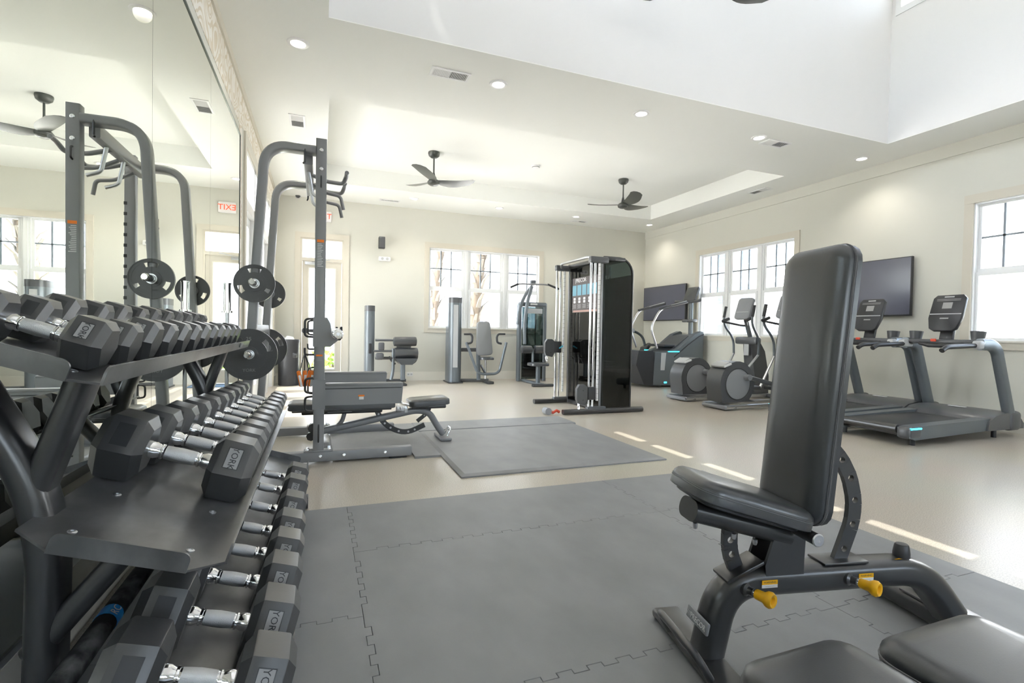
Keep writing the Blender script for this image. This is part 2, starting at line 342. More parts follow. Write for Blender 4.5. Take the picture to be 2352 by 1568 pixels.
def triple(name, label, P, a0, a1, z0, z1, sgn, units=3):
    """window with `units` double-hung units; P(a, n, z) maps along-wall a, depth n (0 = inner wall face, + outward), height"""
    def bx(g, a, b, n0, n1, c, d):
        p, q = P(a, n0, c), P(b, n1, d); return g.box(*[f(p[i], q[i]) for i in range(3) for f in (min, max)])
    root = bpy.data.objects.new(name, None); COL.objects.link(root); root['kind'] = 'structure'; root['label'] = label
    cw = .092
    g = G(); bx(g, a0-cw, a1+cw, -.022, 0, z1, z1+cw+.01); bx(g, a0-cw, a0, -.018, 0, z0-.012, z1); bx(g, a1, a1+cw, -.018, 0, z0-.012, z1); bx(g, a0-cw, a1+cw, -.018, 0, z0-cw, z0-.012)
    g.build('casing', 'trim', root, 0)
    g = G(); bx(g, a0-.004, a1+.004, -.030, .07, z0-.011, z0+.008); g.build('sill', 'baseboard', root, 0)
    g = G(); bx(g, a0, a0+.012, 0, .07, z0, z1); bx(g, a1-.012, a1, 0, .07, z0, z1); bx(g, a0, a1, 0, .07, z1-.012, z1); g.build('jamb', 'vinyl', root, 0)
    mw = .115; uw = (a1-a0-mw*(units-1))/units; zm = z0+(z1-z0)*.50
    for k in range(units-1):
        a = a0+uw*(k+1)+mw*k; g = G(); bx(g, a, a+mw, .05, .13, z0, z1); bx(g, a+.03, a+mw-.03, .035, .05, z0, z1); g.build('mullion', 'vinyl', root, 0)
    for k in range(units):
        a = a0+(uw+mw)*k; b = a+uw
        for nm, c, d, n in (('upper_sash', zm, z1, .10), ('lower_sash', z0, zm, .07)):
            f = .042; g = G(); bx(g, a, b, n-.03, n, d-f, d); bx(g, a, b, n-.03, n, c, c+f); bx(g, a, a+f, n-.03, n, c+f, d-f); bx(g, b-f, b, n-.03, n, c+f, d-f)
            sa = g.build(nm, 'vinyl', root, 0)
            g = G(); bx(g, a+f, b-f, n-.018, n-.012, c+f, d-f); g.build('pane', 'glass', sa, 0)
            if nm == 'upper_sash':
                for i in (1, 2):
                    x = a+f+(uw-2*f)*i/3; g = G(); bx(g, x-.011, x+.011, n-.024, n-.006, c+f, d-f); g.build('glazing_bar', 'grille', sa, 0)
                zz = (c+d)/2; g = G(); bx(g, a+f, b-f, n-.024, n-.006, zz-.011, zz+.011); g.build('glazing_bar', 'grille', sa, 0)
    return root
triple('window_1', 'triple double-hung window in the far wall with palms outside', lambda a, n, z: (a, YF+n, z), *WINF, 1)
triple('window_2', 'triple double-hung window between the two wall screens', lambda a, n, z: (XR+n, a, z), *WINR[0], 1)
triple('window_3', 'triple double-hung window beside the nearer treadmill', lambda a, n, z: (XR+n, a, z), *WINR[1], 1)
for i, b in enumerate(BW): triple('window_%d' % (4+i), 'double-hung window in the wall behind the viewer', lambda a, n, z: (a, YB-n, z), *b, 1)

# far exit door with transom
dr = bpy.data.objects.new('door_1', None); COL.objects.link(dr); dr['kind'] = 'structure'; dr['label'] = 'cream full-glass exit door with a transom in the far wall'
a0, a1, _, z1 = DOOR; zt = 2.205
G().box(a0-.095, a0, YF-.02, YF, 0, z1+.095).box(a1, a1+.095, YF-.02, YF, 0, z1+.095).box(a0, a1, YF-.02, YF, z1, z1+.095).build('casing', 'trim', dr, 0)
G().box(a0, a0+.03, YF, YF+.14, 0, z1).box(a1-.03, a1, YF, YF+.14, 0, z1).box(a0+.03, a1-.03, YF, YF+.14, z1-.03, z1).box(a0+.03, a1-.03, YF, YF+.14, zt, zt+.06).build('door_frame', 'trim', dr, 0)
G().box(a0+.03, a1-.03, YF+.06, YF+.066, zt+.06, z1-.03).build('transom_pane', 'glass', dr, 0)
g = G(); l0, l1 = a0+.034, a1-.034; s = .115
g.box(l0, l0+s, YF+.03, YF+.075, .01, zt-.005).box(l1-s, l1, YF+.03, YF+.075, .01, zt-.005).box(l0+s, l1-s, YF+.03, YF+.075, zt-.125, zt-.005).box(l0+s, l1-s, YF+.03, YF+.075, .01, .24)
leaf = g.build('door_leaf', 'trim', dr, 0)
G().box(l0+s, l1-s, YF+.05, YF+.056, .24, zt-.125).build('pane', 'glass', leaf, 0)
G().box(l0+s-.02, l1-s+.02, YF+.022, YF+.03, .22, .24).box(l0+s-.02, l1-s+.02, YF+.022, YF+.03, zt-.125, zt-.105).box(l0+s-.02, l0+s, YF+.022, YF+.03, .24, zt-.125).box(l1-s, l1-s+.02, YF+.022, YF+.03, .24, zt-.125).build('glazing_bead', 'baseboard', leaf, 0)
G().rbox((.03, YF-.03, .94), (.66, .05, .06), .012).rbox((-.24, YF-.02, .94), (.09, .08, .09), .012).build('panic_bar', 'black_plastic', leaf)
G().rbox((-.14, YF-.03, zt-.045), (.24, .05, .055), .008).tube([(-.14, YF-.05, zt-.02), (.05, YF-.17, zt-.0), (.16, YF-.04, zt+.03)], .009, 6).build('door_closer', 'steel', leaf)
# glazed doors in the left wall
dl = bpy.data.objects.new('door_2', None); COL.objects.link(dl); dl['kind'] = 'structure'; dl['label'] = 'white glazed double doors with transoms in the left wall beyond the mirror'
y0, y1, _, z1 = GLZ; zt = 2.24
G().box(XL, XL+.02, y0-.11, y0, 0, z1+.11).box(XL, XL+.02, y1, y1+.11, 0, z1+.11).box(XL, XL+.02, y0, y1, z1, z1+.11).build('casing', 'trim', dl, 0)
g = G(); n = 4; w = (y1-y0)/n
for k in range(n+1): yy = y0+w*k; g.box(XL-.13, XL, max(y0, yy-.045), min(y1, yy+.045), 0, z1)
g.box(XL-.13, XL, y0, y1, zt, zt+.12).box(XL-.13, XL, y0, y1, z1-.05, z1); g.build('door_frame', 'vinyl', dl, 0)
for k in range(n):
    c, d = y0+w*k+.045, y0+w*(k+1)-.045
    G().box(XL-.07, XL-.064, c, d, zt+.12, z1-.05).build('transom_pane', 'glass', dl, 0)
    lf = G().box(XL-.09, XL-.045, c, c+.10, .01, zt-.004).box(XL-.09, XL-.045, d-.10, d, .01, zt-.004).box(XL-.09, XL-.045, c+.1, d-.1, zt-.11, zt-.004).box(XL-.09, XL-.045, c+.1, d-.1, .01, .25).build('door_leaf', 'vinyl', dl, 0)
    G().box(XL-.07, XL-.064, c+.1, d-.1, .25, zt-.11).build('pane', 'glass', lf, 0)
    if k in (1, 2):
        yy = d-.05 if k == 1 else c+.05
        G().tube([(XL-.045, yy, .95), (XL+.03, yy, .95), (XL+.03, yy, 1.25), (XL-.045, yy, 1.25)], .012, 8).build('pull_handle', 'steel', lf)

# wall mirror of tall panels
mr = thing('wall_mirror', 'tall panelled wall mirror behind the dumbbell rack', 'mirror', (XL, 2.0, .15))
for c, d in ((-1.2, .12), (.12, 1.44), (1.44, 2.765), (2.765, 4.07), (4.07, 5.44)):
    G().box(.004, .010, c+.0015-2, d-.0015-2, .02, 2.66).build('mirror_panel', 'mirror', mr, 0)
G().box(.0015, .016, -3.2, 3.452, 2.66, 2.672).box(.0015, .014, 3.4405, 3.452, .02, 2.66).build('edge_channel', 'mirror_edge', mr, 0)
G().box(.0015, .016, -3.2, 3.452, -.001, .02).build('bottom_channel', 'steel', mr, 0)
# ================================================================== OUTSIDE
struct('ground_outside', 'pale paving around the building', G().box(-40, 60, -40, 70, -.35, -.13), 'concrete')
def house(name, label, loc, rz, w, h, d, cols, rows, z0, dz, ww, wh):
    t = thing(name, label, 'building', loc, rz)
    G().box(-w/2, w/2, 0, d, 0, h).build('wall', 'stucco', t, 0)
    G().prism([(-.6, h), (d+.6, h), (d/2, h+1.8)], (0, 0, 0), (0, 1, 0), (0, 0, 1), w+1).build('roof', 'concrete', t, 0)
    for r in range(rows):
        G().box(-w/2, w/2, -.05, 0, z0+r*dz-.55, z0+r*dz-.40).build('band_course', 'stucco', t, 0)
        for c in range(cols):
            x = -w/2+w*(c+.5)/cols; z = z0+r*dz
            f = G().box(x-ww/2-.09, x+ww/2+.09, -.06, .02, z-.09, z+wh+.09).build('window_surround', 'vinyl', t, 0)
            for i in (0, 1): G().box(x-ww/2, x+ww/2, -.075, -.062, z+i*(wh/2+.03), z+(i+1)*wh/2).build('pane', 'house_glass', f, 0)
    return t
house('apartment_building', 'pale three-storey building beyond the far window palms', (2.5, 25, -.2), 0, 26, 10, 8, 8, 3, 1.0, 3.2, 1.1, 1.5)
house('apartment_building', 'white building with small paired windows beyond the right wall window', (27, 21, -.2), R(-90), 38, 11, 8, 18, 4, .7, 2.7, .8, 1.25)
def palm(label, loc, h, lean, r):
    t = thing('palm_tree', label, 'palm tree', loc, 0, None)
    pts = [(lean*(k/8)**1.6*h*.3, 0, h*k/8) for k in range(9)]
    G().tube(pts, r, 12, scl=[1.25-.25*k/8 for k in range(9)]).build('trunk', 'palm_bark', t)
    proto = None; n = 64
    for i in range(n):
        a = i*2.399; f = .08+.92*i/n; z = h*f; x = lean*f**1.6*h*.3
        if proto is None:
            g = G(); g.loft([[(.0, -.045, -.05), (.0, .045, -.05), (.03, .045, -.05), (.03, -.045, -.05)], [(.05, -.03, .12), (.05, .03, .12), (.075, .03, .12), (.075, -.03, .12)], [(.19, -.02, .27), (.19, .02, .27), (.205, .02, .27), (.205, -.02, .27)]])
            b = g.build('leaf_base', 'palm_boot', t, 0); proto = b
        else:
            b = proto.copy(); COL.objects.link(b)
        s = random.uniform(.8, 1.25)
        b.location = (x+r*.95*math.cos(a), r*.95*math.sin(a), z); b.rotation_euler = (0, random.uniform(-.25, .25), a); b.scale = (s, s, s)
    for k in range(14):
        a = k*2*math.pi/14+.2; L = random.uniform(.55, .72); up = random.uniform(-.2, .9); x0 = lean*h*.3
        g = G(); sp = [(x0+math.cos(a)*L*q, math.sin(a)*L*q, h+up*L*q*.8-.75*L*q*q) for q in (0, .25, .5, .75, 1)]
        g.tube(sp, .018, 5)
        for q in range(10):
            f = .35+.065*q; j = min(int(f*4), 3); p = Vector(sp[j]).lerp(Vector(sp[j+1]), f*4-j)
            for s in (-1, 1):
                d = Vector((math.cos(a+s*.8), math.sin(a+s*.8), -.35)); e = p+d*.25; wv = Vector((-d.y, d.x, 0))*.02
                g.add([p-wv, p+wv, e], [(0, 1, 2)])
        g.build('frond', 'leaf', t, 0)
    return t
p1 = PY(1000, 750, 15.2); p2 = PY(1092, 750, 12.2)
palm('tall palm with a shaggy trunk in the left pane of the far window', (p1.x-.12, 15.2, -.13), 5.0, .25, .13)
palm('palm with a thicker leaning trunk in the middle pane of the far window', (p2.x-.1, 12.2, -.13), 4.3, .28, .135)
def shrub(label, loc, r, n):
    t = thing('shrub', label, 'shrub', loc); g = G()
    for i in range(n):
        a = random.uniform(0, 6.283); e = random.uniform(0, 1.4); rr = r*random.uniform(.5, 1); p = Vector((math.cos(a)*math.cos(e), math.sin(a)*math.cos(e), math.sin(e)))*rr
        d = Vector((random.uniform(-1, 1), random.uniform(-1, 1), random.uniform(-.2, 1))).normalized(); w = d.orthogonal().normalized()*.035
        g.add([p-d*.09, p+w, p+d*.11, p-w], [(0, 1, 2, 3)])
    f = g.build('foliage', 'leaf', t, 0); f['kind'] = 'stuff'
    G().cyl((0, 0, 0), (0, 0, r*.6), .03, 8).build('stem', 'palm_bark', t)
q = PX(1675, 765, 10.0); shrub('bright green shrub outside the window between the wall screens', (10.0, q.y, -.14), 1.0, 500)
q = PY(765, 835, 11.6); shrub('low green shrub outside the glass exit door', (q.x, 11.6, -.14), .75, 400)
q = PY(712, 700, 11.9)

# ================================================================== CEILING FIXTURES
def downlight(x, y, label):
    t = thing('downlight', label, 'light', (x, y, ZC), 0, 'recessed ceiling downlights')
    G().lathe([(.055, -.001), (.060, -.010), (.083, -.008), (.088, 0)], n=24).build('trim_ring', 'white_plastic', t)
    G().lathe([(0, -.004), (.054, -.004), (.056, -.001)], n=20).build('lens', 'lamp_lens', t)
    l = bpy.data.lights.new('downlight_lamp', 'SPOT'); l.energy = DOWNLIGHT_W; l.color = (1, .94, .84); l.spot_size = R(130); l.spot_blend = .8; l.shadow_soft_size = .06
    lo = bpy.data.objects.new('downlight_lamp', l); COL.objects.link(lo); lo.parent = t; lo.location = (0, 0, -.02)
dlx = (-.19, 1.56, 3.17, 4.82, 6.59); words = ('by the mirror wall', 'in line with the leg machine', 'by the middle of the ceiling', 'beside the long ceiling vent', 'by the right wall')
for i, x in enumerate(dlx): downlight(x, 4.56, 'recessed downlight between the well and the tray, '+words[i])
for i, x in enumerate(dlx): downlight(x, 9.09, 'recessed downlight near the far wall, '+('above the exit door', 'above the leg machine', 'above the far window', 'left of the far corner', 'in the far right corner')[i])
def vent(x, y, lx, ly, label, nm=12):
    t = thing('ceiling_vent', label, 'vent', (x, y, ZC), 0, 'ceiling vents'); f = .022
    G().box(-lx/2, lx/2, -ly/2, -ly/2+f, -.008, 0).box(-lx/2, lx/2, ly/2-f, ly/2, -.008, 0).box(-lx/2, -lx/2+f, -ly/2+f, ly/2-f, -.008, 0).box(lx/2-f, lx/2, -ly/2+f, ly/2-f, -.008, 0).build('frame', 'white_plastic', t, 0)
    G().box(-lx/2+f, lx/2-f, -ly/2+f, ly/2-f, -.0015, 0).build('backing', 'grille_dark', t, 0)
    pr = None
    for k in range(nm):
        if lx >= ly: p = (-lx/2+f+(lx-2*f)*(k+.5)/nm, 0, -.004); r = (0, R(35 if k < nm/2 else -35), 0); sz = (.014, ly-2*f, .0015)
        else: p = (0, -ly/2+f+(ly-2*f)*(k+.5)/nm, -.004); r = (R(-35 if k < nm/2 else 35), 0, 0); sz = (lx-2*f, .014, .0015)
        if pr is None: pr = G().rbox((0, 0, 0), sz, 0).build('louver', 'white_plastic', t, 0); b = pr
        else: b = pr.copy(); COL.objects.link(b)
        b.location = p; b.rotation_euler = r
vent(1.09, 4.56, .36, .16, 'louvered vent between the well and the tray, near the mirror side', 22)
vent(-.26, 6.26, .17, .36, 'louvered vent beside the tray, along the mirror wall', 16)
vent(5.14, 4.62, .36, .17, 'louvered vent by a downlight near the corner of the well', 14)
vent(5.08, 9.45, .36, .15, 'louvered vent near the far right corner of the ceiling', 12)
vent(6.61, 6.21, .16, .36, 'louvered vent beside the tray, along the right wall', 12)
vent(1.17, 9.42, .36, .12, 'louvered vent near the far wall, above the leg machine', 12)
t = thing('smoke_detector', 'round white smoke detector in the ceiling tray', 'smoke detector', (3.18, 7.39, 3.63))
G().lathe([(.066, 0), (.068, -.012), (.058, -.022), (.056, -.032), (.03, -.040), (0, -.041)], n=24).build('body', 'white_plastic', t); G().lathe([(.0595, -.02), (.061, -.024), (.0595, -.028)], n=24).build('vent_ring', 'grille_dark', t)
def fan(x, y, z, label, a0, drop=.42):
    t = thing('ceiling_fan', label, 'ceiling fan', (x, y, z), 0, 'three-bladed ceiling fans')
    G().lathe([(.085, 0), (.088, -.018), (.078, -.055), (.045, -.082), (.014, -.088), (0, -.088)], n=24).build('canopy', 'fan_dark', t)
    G().cyl((0, 0, -.08), (0, 0, -drop+.03), .012, 12).build('downrod', 'fan_dark', t)
    G().lathe([(.013, -drop+.12), (.022, -drop+.08), (.030, -drop+.03), (.075, -drop+.005), (.092, -drop-.02), (.085, -drop-.05), (.055, -drop-.068), (0, -drop-.072)], n=24).build('motor_hub', 'fan_dark', t)
    pr = None
    for k in range(3):
        if pr is None:
            rings = []
            for q in range(13):
                f = q/12; r = .05+.56*f; c = .052+.075*math.sin(min(1, f*1.25)*math.pi*.62)*(1-.25*f); sw = .03*math.sin(f*math.pi)-.05*f*f
                pit = R(-16+9*f); zz = -drop-.012+.055*f-.02*math.sin(f*math.pi); th = .009*(1-.6*f)+.002
                if q == 12: c *= .55
                rings.append([(r, sw+s*c*math.cos(pit), zz+s*c*math.sin(pit)+u) for s, u in ((-1, 0), (0, th), (1, 0), (0, -th*.6))])
            pr = G().loft(rings).build('blade', 'fan_dark', t, 50); b = pr
        else: b = pr.copy(); COL.objects.link(b)
        b.rotation_euler = (0, 0, R(a0+120*k))
fan(1.56, 7.45, 3.63, 'dark three-bladed ceiling fan in the tray above the leg machine', 0)
fan(4.83, 7.42, 3.63, 'dark three-bladed ceiling fan in the tray near the right wall', 22)
q = PY(1661, 2, 2.9); fan(q.x, 2.9, 5.95, 'dark three-bladed ceiling fan hanging in the clerestory well', 10, 5.95-q.z-.20)

# ================================================================== WALL FIXTURES
t = thing('exit_sign', 'red lettered exit sign above the glass exit door', 'exit sign', (.045, YF, 2.93))
G().rbox((0, -.025, .09), (.275, .05, .185), .012).build('housing', 'white_plastic', t); text('lettering', 'EXIT', .135, 'sign_red', frameM((0, -.052, .088), (1, 0, 0), (0, 0, 1)), t, .001)
q = PY(875, 560, YF)
t = thing('wall_speaker', 'black loudspeaker on a bracket beside the exit door', 'loudspeaker', (q.x, YF, q.z))
G().rbox((0, -.14, 0), (.115, .11, .22), .012).build('cabinet', 'black_plastic', t); G().rbox((0, -.197, .005), (.10, .006, .195), .003).build('grille', 'grey_plastic', t); G().cyl((0, 0, -.03), (0, -.09, -.06), .014, 10).cyl((0, -.004, -.03), (0, 0, -.03), .04, 14).build('bracket', 'black_plastic', t)
q = PY(883, 595, YF)
t = thing('emergency_light', 'white emergency light below the wall speaker', 'emergency light', (q.x, YF, q.z))
G().rbox((0, -.03, 0), (.22, .06, .085), .018).build('housing', 'white_plastic', t); G().cyl((-.045, -.06, 0), (-.045, -.067, 0), .026, 16).cyl((.045, -.06, 0), (.045, -.067, 0), .026, 16).build('lamp_head', 'light_plastic', t)
q = PY(684, 450, YF-.12)
t = thing('security_camera', 'small dome security camera near the ceiling above the exit door', 'camera', (q.x, YF, q.z))
G().cyl((0, 0, .02), (0, -.06, .02), .045, 18).build('mount', 'white_plastic', t); G().lathe([(.042, 0), (.04, .02), (.026, .04), (0, .048)], (0, -.058, .02), (0, -1, -.35), 18).build('dome', 'black_plastic', t)
q = PY(941, 859, YF)
t = thing('wall_outlet', 'white socket outlet in the baseboard by the leg machine', 'outlet', (q.x, YF-.018, q.z))
G().rbox((0, -.004, 0), (.12, .008, .075), .003).build('plate', 'white_plastic', t); G().rbox((-.028, -.009, 0), (.032, .004, .03), .002).rbox((.028, -.009, 0), (.032, .004, .03), .002).build('socket', 'light_plastic', t)
def tv(y0, y1, z0, z1, label):
    t = thing('wall_screen', label, 'television', (XR, (y0+y1)/2, (z0+z1)/2), 0, 'wall mounted screens'); w, h = y1-y0, z1-z0
    G().rbox((-.06, 0, 0), (.04, w, h), .006).build('bezel', 'black_plastic', t); G().box(-.0825, -.0805, -w/2+.012, w/2-.012, -h/2+.018, h/2-.012).build('screen', 'screen', t, 0)
    G().rbox((-.02, 0, 0), (.036, .4, .3), .004).build('wall_bracket', 'black_plastic', t)
tv(8.34, 9.76, 1.29, 2.045, 'flat black television on the right wall near the far corner'); tv(4.14, 5.60, 1.29, 2.045, 'flat black television on the right wall above the treadmills')
q = PZ(664, 876)
t = thing('trash_can', 'tall black cylindrical trash can beside the exit door', 'trash can', (-.49, 9.45, 0))
G().lathe([(.155, 0), (.165, .01), (.17, .72), (.178, .75), (.172, .78), (.15, .79), (.12, .775)], n=32).build('body', 'black_plastic', t); G().rbox((.09, -.148, .52), (.09, .012, .09), .008).build('label_plate', 'frame_black', t)
G().loft([[(-.1, -.05, .77), (.1, -.06, .77), (.08, .1, .77), (-.1, .1, .77)], [(-.03, -.02, .85), (.07, -.03, .83), (.02, .05, .84), (-.02, .03, .82)]]).build('liner', 'white_plastic', t)
G().rbox((.10, 9.52, .008), (.85, .45, .014), .006).build('door_mat', 'blue_mat'); tag(bpy.data.objects['door_mat'], 'blue doormat on the floor in front of the exit door', 'doormat')
# ================================================================== FLOOR MATS
TP = .05
BRK = ([.15, 1.775], [.22, 1.27, 2.295, .62, 1.77])              # tile corners along x and along y: no teeth there
def jig(a, b, ax, amp=.02):
    """square-toothed line from a to b; the teeth sit on a global grid so that neighbours match"""
    a, b = Vector(a), Vector(b); lo, hi = sorted((a[ax], b[ax])); sg = 1 if b[ax] > a[ax] else -1
    i0, i1 = int(math.floor(lo/TP))+2, int(math.ceil(hi/TP))-2; ks = list(range(i0, i1+1)); ks = ks if sg > 0 else ks[::-1]; out = [a.copy()]
    lev = lambda i: amp if i % 2 and i0 <= i < i1 and not any(i*TP-.035 < c < (i+1)*TP+.035 for c in BRK[ax]) else 0.
    for k in ks:
        bef, aft = (lev(k-1), lev(k)) if sg > 0 else (lev(k), lev(k-1))
        for o in ((bef, aft) if bef != aft else (bef,)): p = a.copy(); p[ax] = k*TP; p[1-ax] = a[1-ax]+o; out.append(p)
    return out
def tile(x0, x1, y0, y1, ed, label, group, z=.012):
    P = []
    for a, b, e, ax in (((x0, y0), (x1, y0), ed[0], 0), ((x1, y0), (x1, y1), ed[1], 1), ((x1, y1), (x0, y1), ed[2], 0), ((x0, y1), (x0, y0), ed[3], 1)):
        P += jig(a, b, ax) if e else [Vector(a)]
    n = len(P); nr = []
    for i in range(n):                                            # inward offset for the joint
        u = (P[i]-P[i-1]); w = (P[(i+1) % n]-P[i]); v = Vector((0., 0.))
        for d in (u, w):
            if d.length > 1e-6: v += Vector((-d.y, d.x)).normalized()
        nr.append(v.normalized() if v.length > 1e-6 else v)
    g = G(); rg = lambda o, h: [(p.x+q.x*o, p.y+q.y*o, h) for p, q in zip(P, nr)]
    g.loft([rg(.0009, .0005), rg(.0009, z-.0014), rg(.0024, z)]); o = g.build('floor_tile', 'rubber_mat', None, 0); return tag(o, label, 'floor mat', group)
X = [-.69, .15, 1.775, 2.62]; Y = [-.9, .22, 1.27, 2.295, 2.905]
gt = 'interlocking rubber tiles under the benches'
nmx = ('', 'in the wide lane beside the dumbbell rack', 'along the sunlit aisle'); nmy = ('behind the flat benches', 'under the flat benches', 'across the upright bench', 'at the border towards the squat rack')
yy0 = [-.9, .62, 1.77, 2.905]
for j in range(3): tile(X[0], X[1], yy0[j], yy0[j+1], (j > 0, True, j < 2, False), 'dark rubber floor tile under the dumbbell rack, '+('nearest the flat benches', 'midway along the rack', 'at its squat rack end')[j], gt)
for i in range(1, 3):
    for j in range(4):
        tile(X[i], X[i+1], Y[j], Y[j+1], (j > 0, i < 2, j < 3, True), 'dark interlocking rubber floor tile %s, %s' % (nmx[i], nmy[j]), gt)
# beveled platform mats at the squat rack
def slabmat(name, x0, x1, y0, y1, z, bev, label):
    g = G(); g.loft([[(x0, y0, 0.0005), (x1, y0, 0.0005), (x1, y1, 0.0005), (x0, y1, 0.0005)], [(x0, y0, z*.45), (x1, y0, z*.45), (x1, y1, z*.45), (x0, y1, z*.45)], [(x0+bev, y0+bev, z), (x1-bev, y0+bev, z), (x1-bev, y1-bev, z), (x0+bev, y1-bev, z)]])
    return tag(g.build(name, 'rubber_mat', None, 0), label, 'floor mat', 'platform mats at the squat rack')
slabmat('platform_mat', .905, 2.585, 3.265, 4.83, .022, .03, 'large rubber mat with sloping edges in front of the squat rack')
slabmat('platform_mat', .905, 2.61, 4.832, 5.27, .022, .004, 'narrow rubber mat strip between the large mat and the cable machine')
pl = [(.10, 4.02), (.70, 4.02), (.70, 3.87), (.903, 3.87), (.903, 5.27), (.70, 5.27), (.70, 4.93), (.10, 4.93)]
tag(G().prism(pl, (0, 0, .0092), (1, 0, 0), (0, 1, 0), .0175).build('platform_mat', 'rubber_mat', None, 0), 'rubber mat between the base beams of the squat rack', 'floor mat', 'platform mats at the squat rack')

# ================================================================== DUMBBELLS
TILT = R(18)
def dumbbell_proto(hl, hr, hd, hn, lab):
    """hl head length, hr hex apothem, hd handle radius, hn half handle length; axis = local x; resting flat at local z=0"""
    t = thing('hex_dumbbell', 'x', 'dumbbell', (0, 0, 0)); R6 = hr/math.cos(R(30))
    for s in (-1, 1):
        rings = []
        for x, k in ((hn, .70), (hn+hl*.16, .985), (hn+hl*.19, 1), (hn+hl*.78, 1), (hn+hl*.81, .985), (hn+hl, .72)):
            rings.append([(s*x, R6*k*math.cos(R(60*i)), hr+R6*k*math.sin(R(60*i))) for i in range(6)])
        hb = G().loft(rings).build('head', 'rubber_hex', t, 25)
        if lab:
            c = Vector((s*(hn+hl*.485), 0, hr))+Vector((0, -math.sin(R(60)), math.cos(R(60))))*0
            nrm = Vector((0, -math.cos(R(30)), math.sin(R(30)))); up = Vector((0, math.sin(R(30)), math.cos(R(30))))
            c = Vector((s*(hn+hl*.485), 0, hr))+nrm*(hr+.0006)
            M = frameM(c, (1, 0, 0), up); pw, ph = hl*.34, R6*.62
            g = G(); 
            for a, b, c2, d2 in ((-pw/2, pw/2, -ph/2, -ph/2+.0022), (-pw/2, pw/2, ph/2-.0022, ph/2), (-pw/2, -pw/2+.0022, -ph/2, ph/2), (pw/2-.0022, pw/2, -ph/2, ph/2)):
                g.add([M @ Vector(p) for p in ((a, c2, 0), (b, c2, 0), (b, d2, 0), (a, d2, 0))], [(0, 1, 2, 3)])
            g.build('label_border', 'black_plastic', hb, 0)
            g = G(); g.add([M @ Vector(p) for p in ((-pw/2, -ph/2, -.0003), (pw/2, -ph/2, -.0003), (pw/2, ph/2, -.0003), (-pw/2, ph/2, -.0003))], [(0, 1, 2, 3)]); g.build('label_field', 'label_grey' if s > 0 else 'black_plastic', hb, 0)
            if s > 0: text('lettering', 'YORK', pw*.62, 'black_plastic', M @ Matrix.Translation((0, 0, .0005)) @ Matrix.Rotation(R(-90), 4, 'Z'), hb, .0002, sx=.95)
    z = hr
    prof = [(hd*1.25, -hn-.004), (hd*1.25, -hn+.012), (hd*.98, -hn+.022), (hd*.92, -hn+.03), (hd*1.0, -hn*.52), (hd*1.13, 0), (hd*1.0, hn*.52), (hd*.92, hn-.03), (hd*.98, hn-.022), (hd*1.25, hn-.012), (hd*1.25, hn+.004)]
    h = G().lathe(prof, (0, 0, z), (1, 0, 0), 20).build('handle', 'chrome', t)
    G().lathe([(hd*1.03, -hn*.50), (hd*1.09, -hn*.3), (hd*1.145, 0), (hd*1.09, hn*.3), (hd*1.03, hn*.50)], (0, 0, z), (1, 0, 0), 20).build('knurled_grip', 'knurl', h)
    for s in (-1, 1): G().lathe([(hd*1.02, s*hn*.56), (hd*1.16, s*hn*.58), (hd*1.16, s*hn*.64), (hd*1.02, s*hn*.66)], (0, 0, z), (1, 0, 0), 20).build('collar_ring', 'chrome', h)
    return t
TIERS = {'top': (-.395, .885, .305), 'mid': (-.184, .4945, .350), 'bot': (-.068, .153, .350)}      # front x, front z, depth along x
def shelf_z(k, x): xf, zf, d = TIERS[k]; return zf + (xf-x)*math.tan(TILT)
def row(k, proto, ys, sc, xr, tail, group):
    for i, y in enumerate(ys):
        o = proto if i == 0 else copy_tree(proto); f = sc[i]; xc = xr-HALF[k]*f*math.cos(TILT)
        o.location = (xc, y, shelf_z(k, xc)+.0035); o.rotation_euler = (0, TILT, 0); o.scale = (f, f, f); o['group'] = group
        n = ('first', 'second', 'third', 'fourth', 'fifth', 'sixth', 'seventh', 'eighth', 'ninth', 'tenth', 'eleventh', 'twelfth')[i]
        o['label'] = 'black hex dumbbell with chrome handle on the %s shelf, %s from the flat benches end' % (tail, n)
HALF = {'mid': .175, 'bot': .185, 'top': .148}
def pack(y0, sc, R6, gap=.004):
    ys = [y0]
    for a, b in zip(sc, sc[1:]): ys.append(ys[-1]+R6*(a+b)+gap)
    return ys
sc = [1.08, 1.02, .97, .93, .90, .87, .85, .83, .82, .81]
row('mid', dumbbell_proto(.105, .076, .0165, .070, True), pack(1.615, sc, .0878), sc, -.199, 'middle', 'hex dumbbells on the middle shelf')
row('bot', dumbbell_proto(.115, .088, .0175, .070, True), [1.15, 1.37, 1.58, 1.775, 1.97, 2.20, 2.46, 2.68], [.93, .93, .92, .91, .90, .89, .88, .86], -.082, 'bottom', 'hex dumbbells on the bottom shelf')
sc = [.84, .80, .86, .82, .84, .82, .84, .82, .84, .82, .84, .82]
row('top', dumbbell_proto(.088, .062, .0160, .060, True), pack(1.29, sc, .0716, .045), sc, -.428, 'top', 'hex dumbbells on the top shelf')

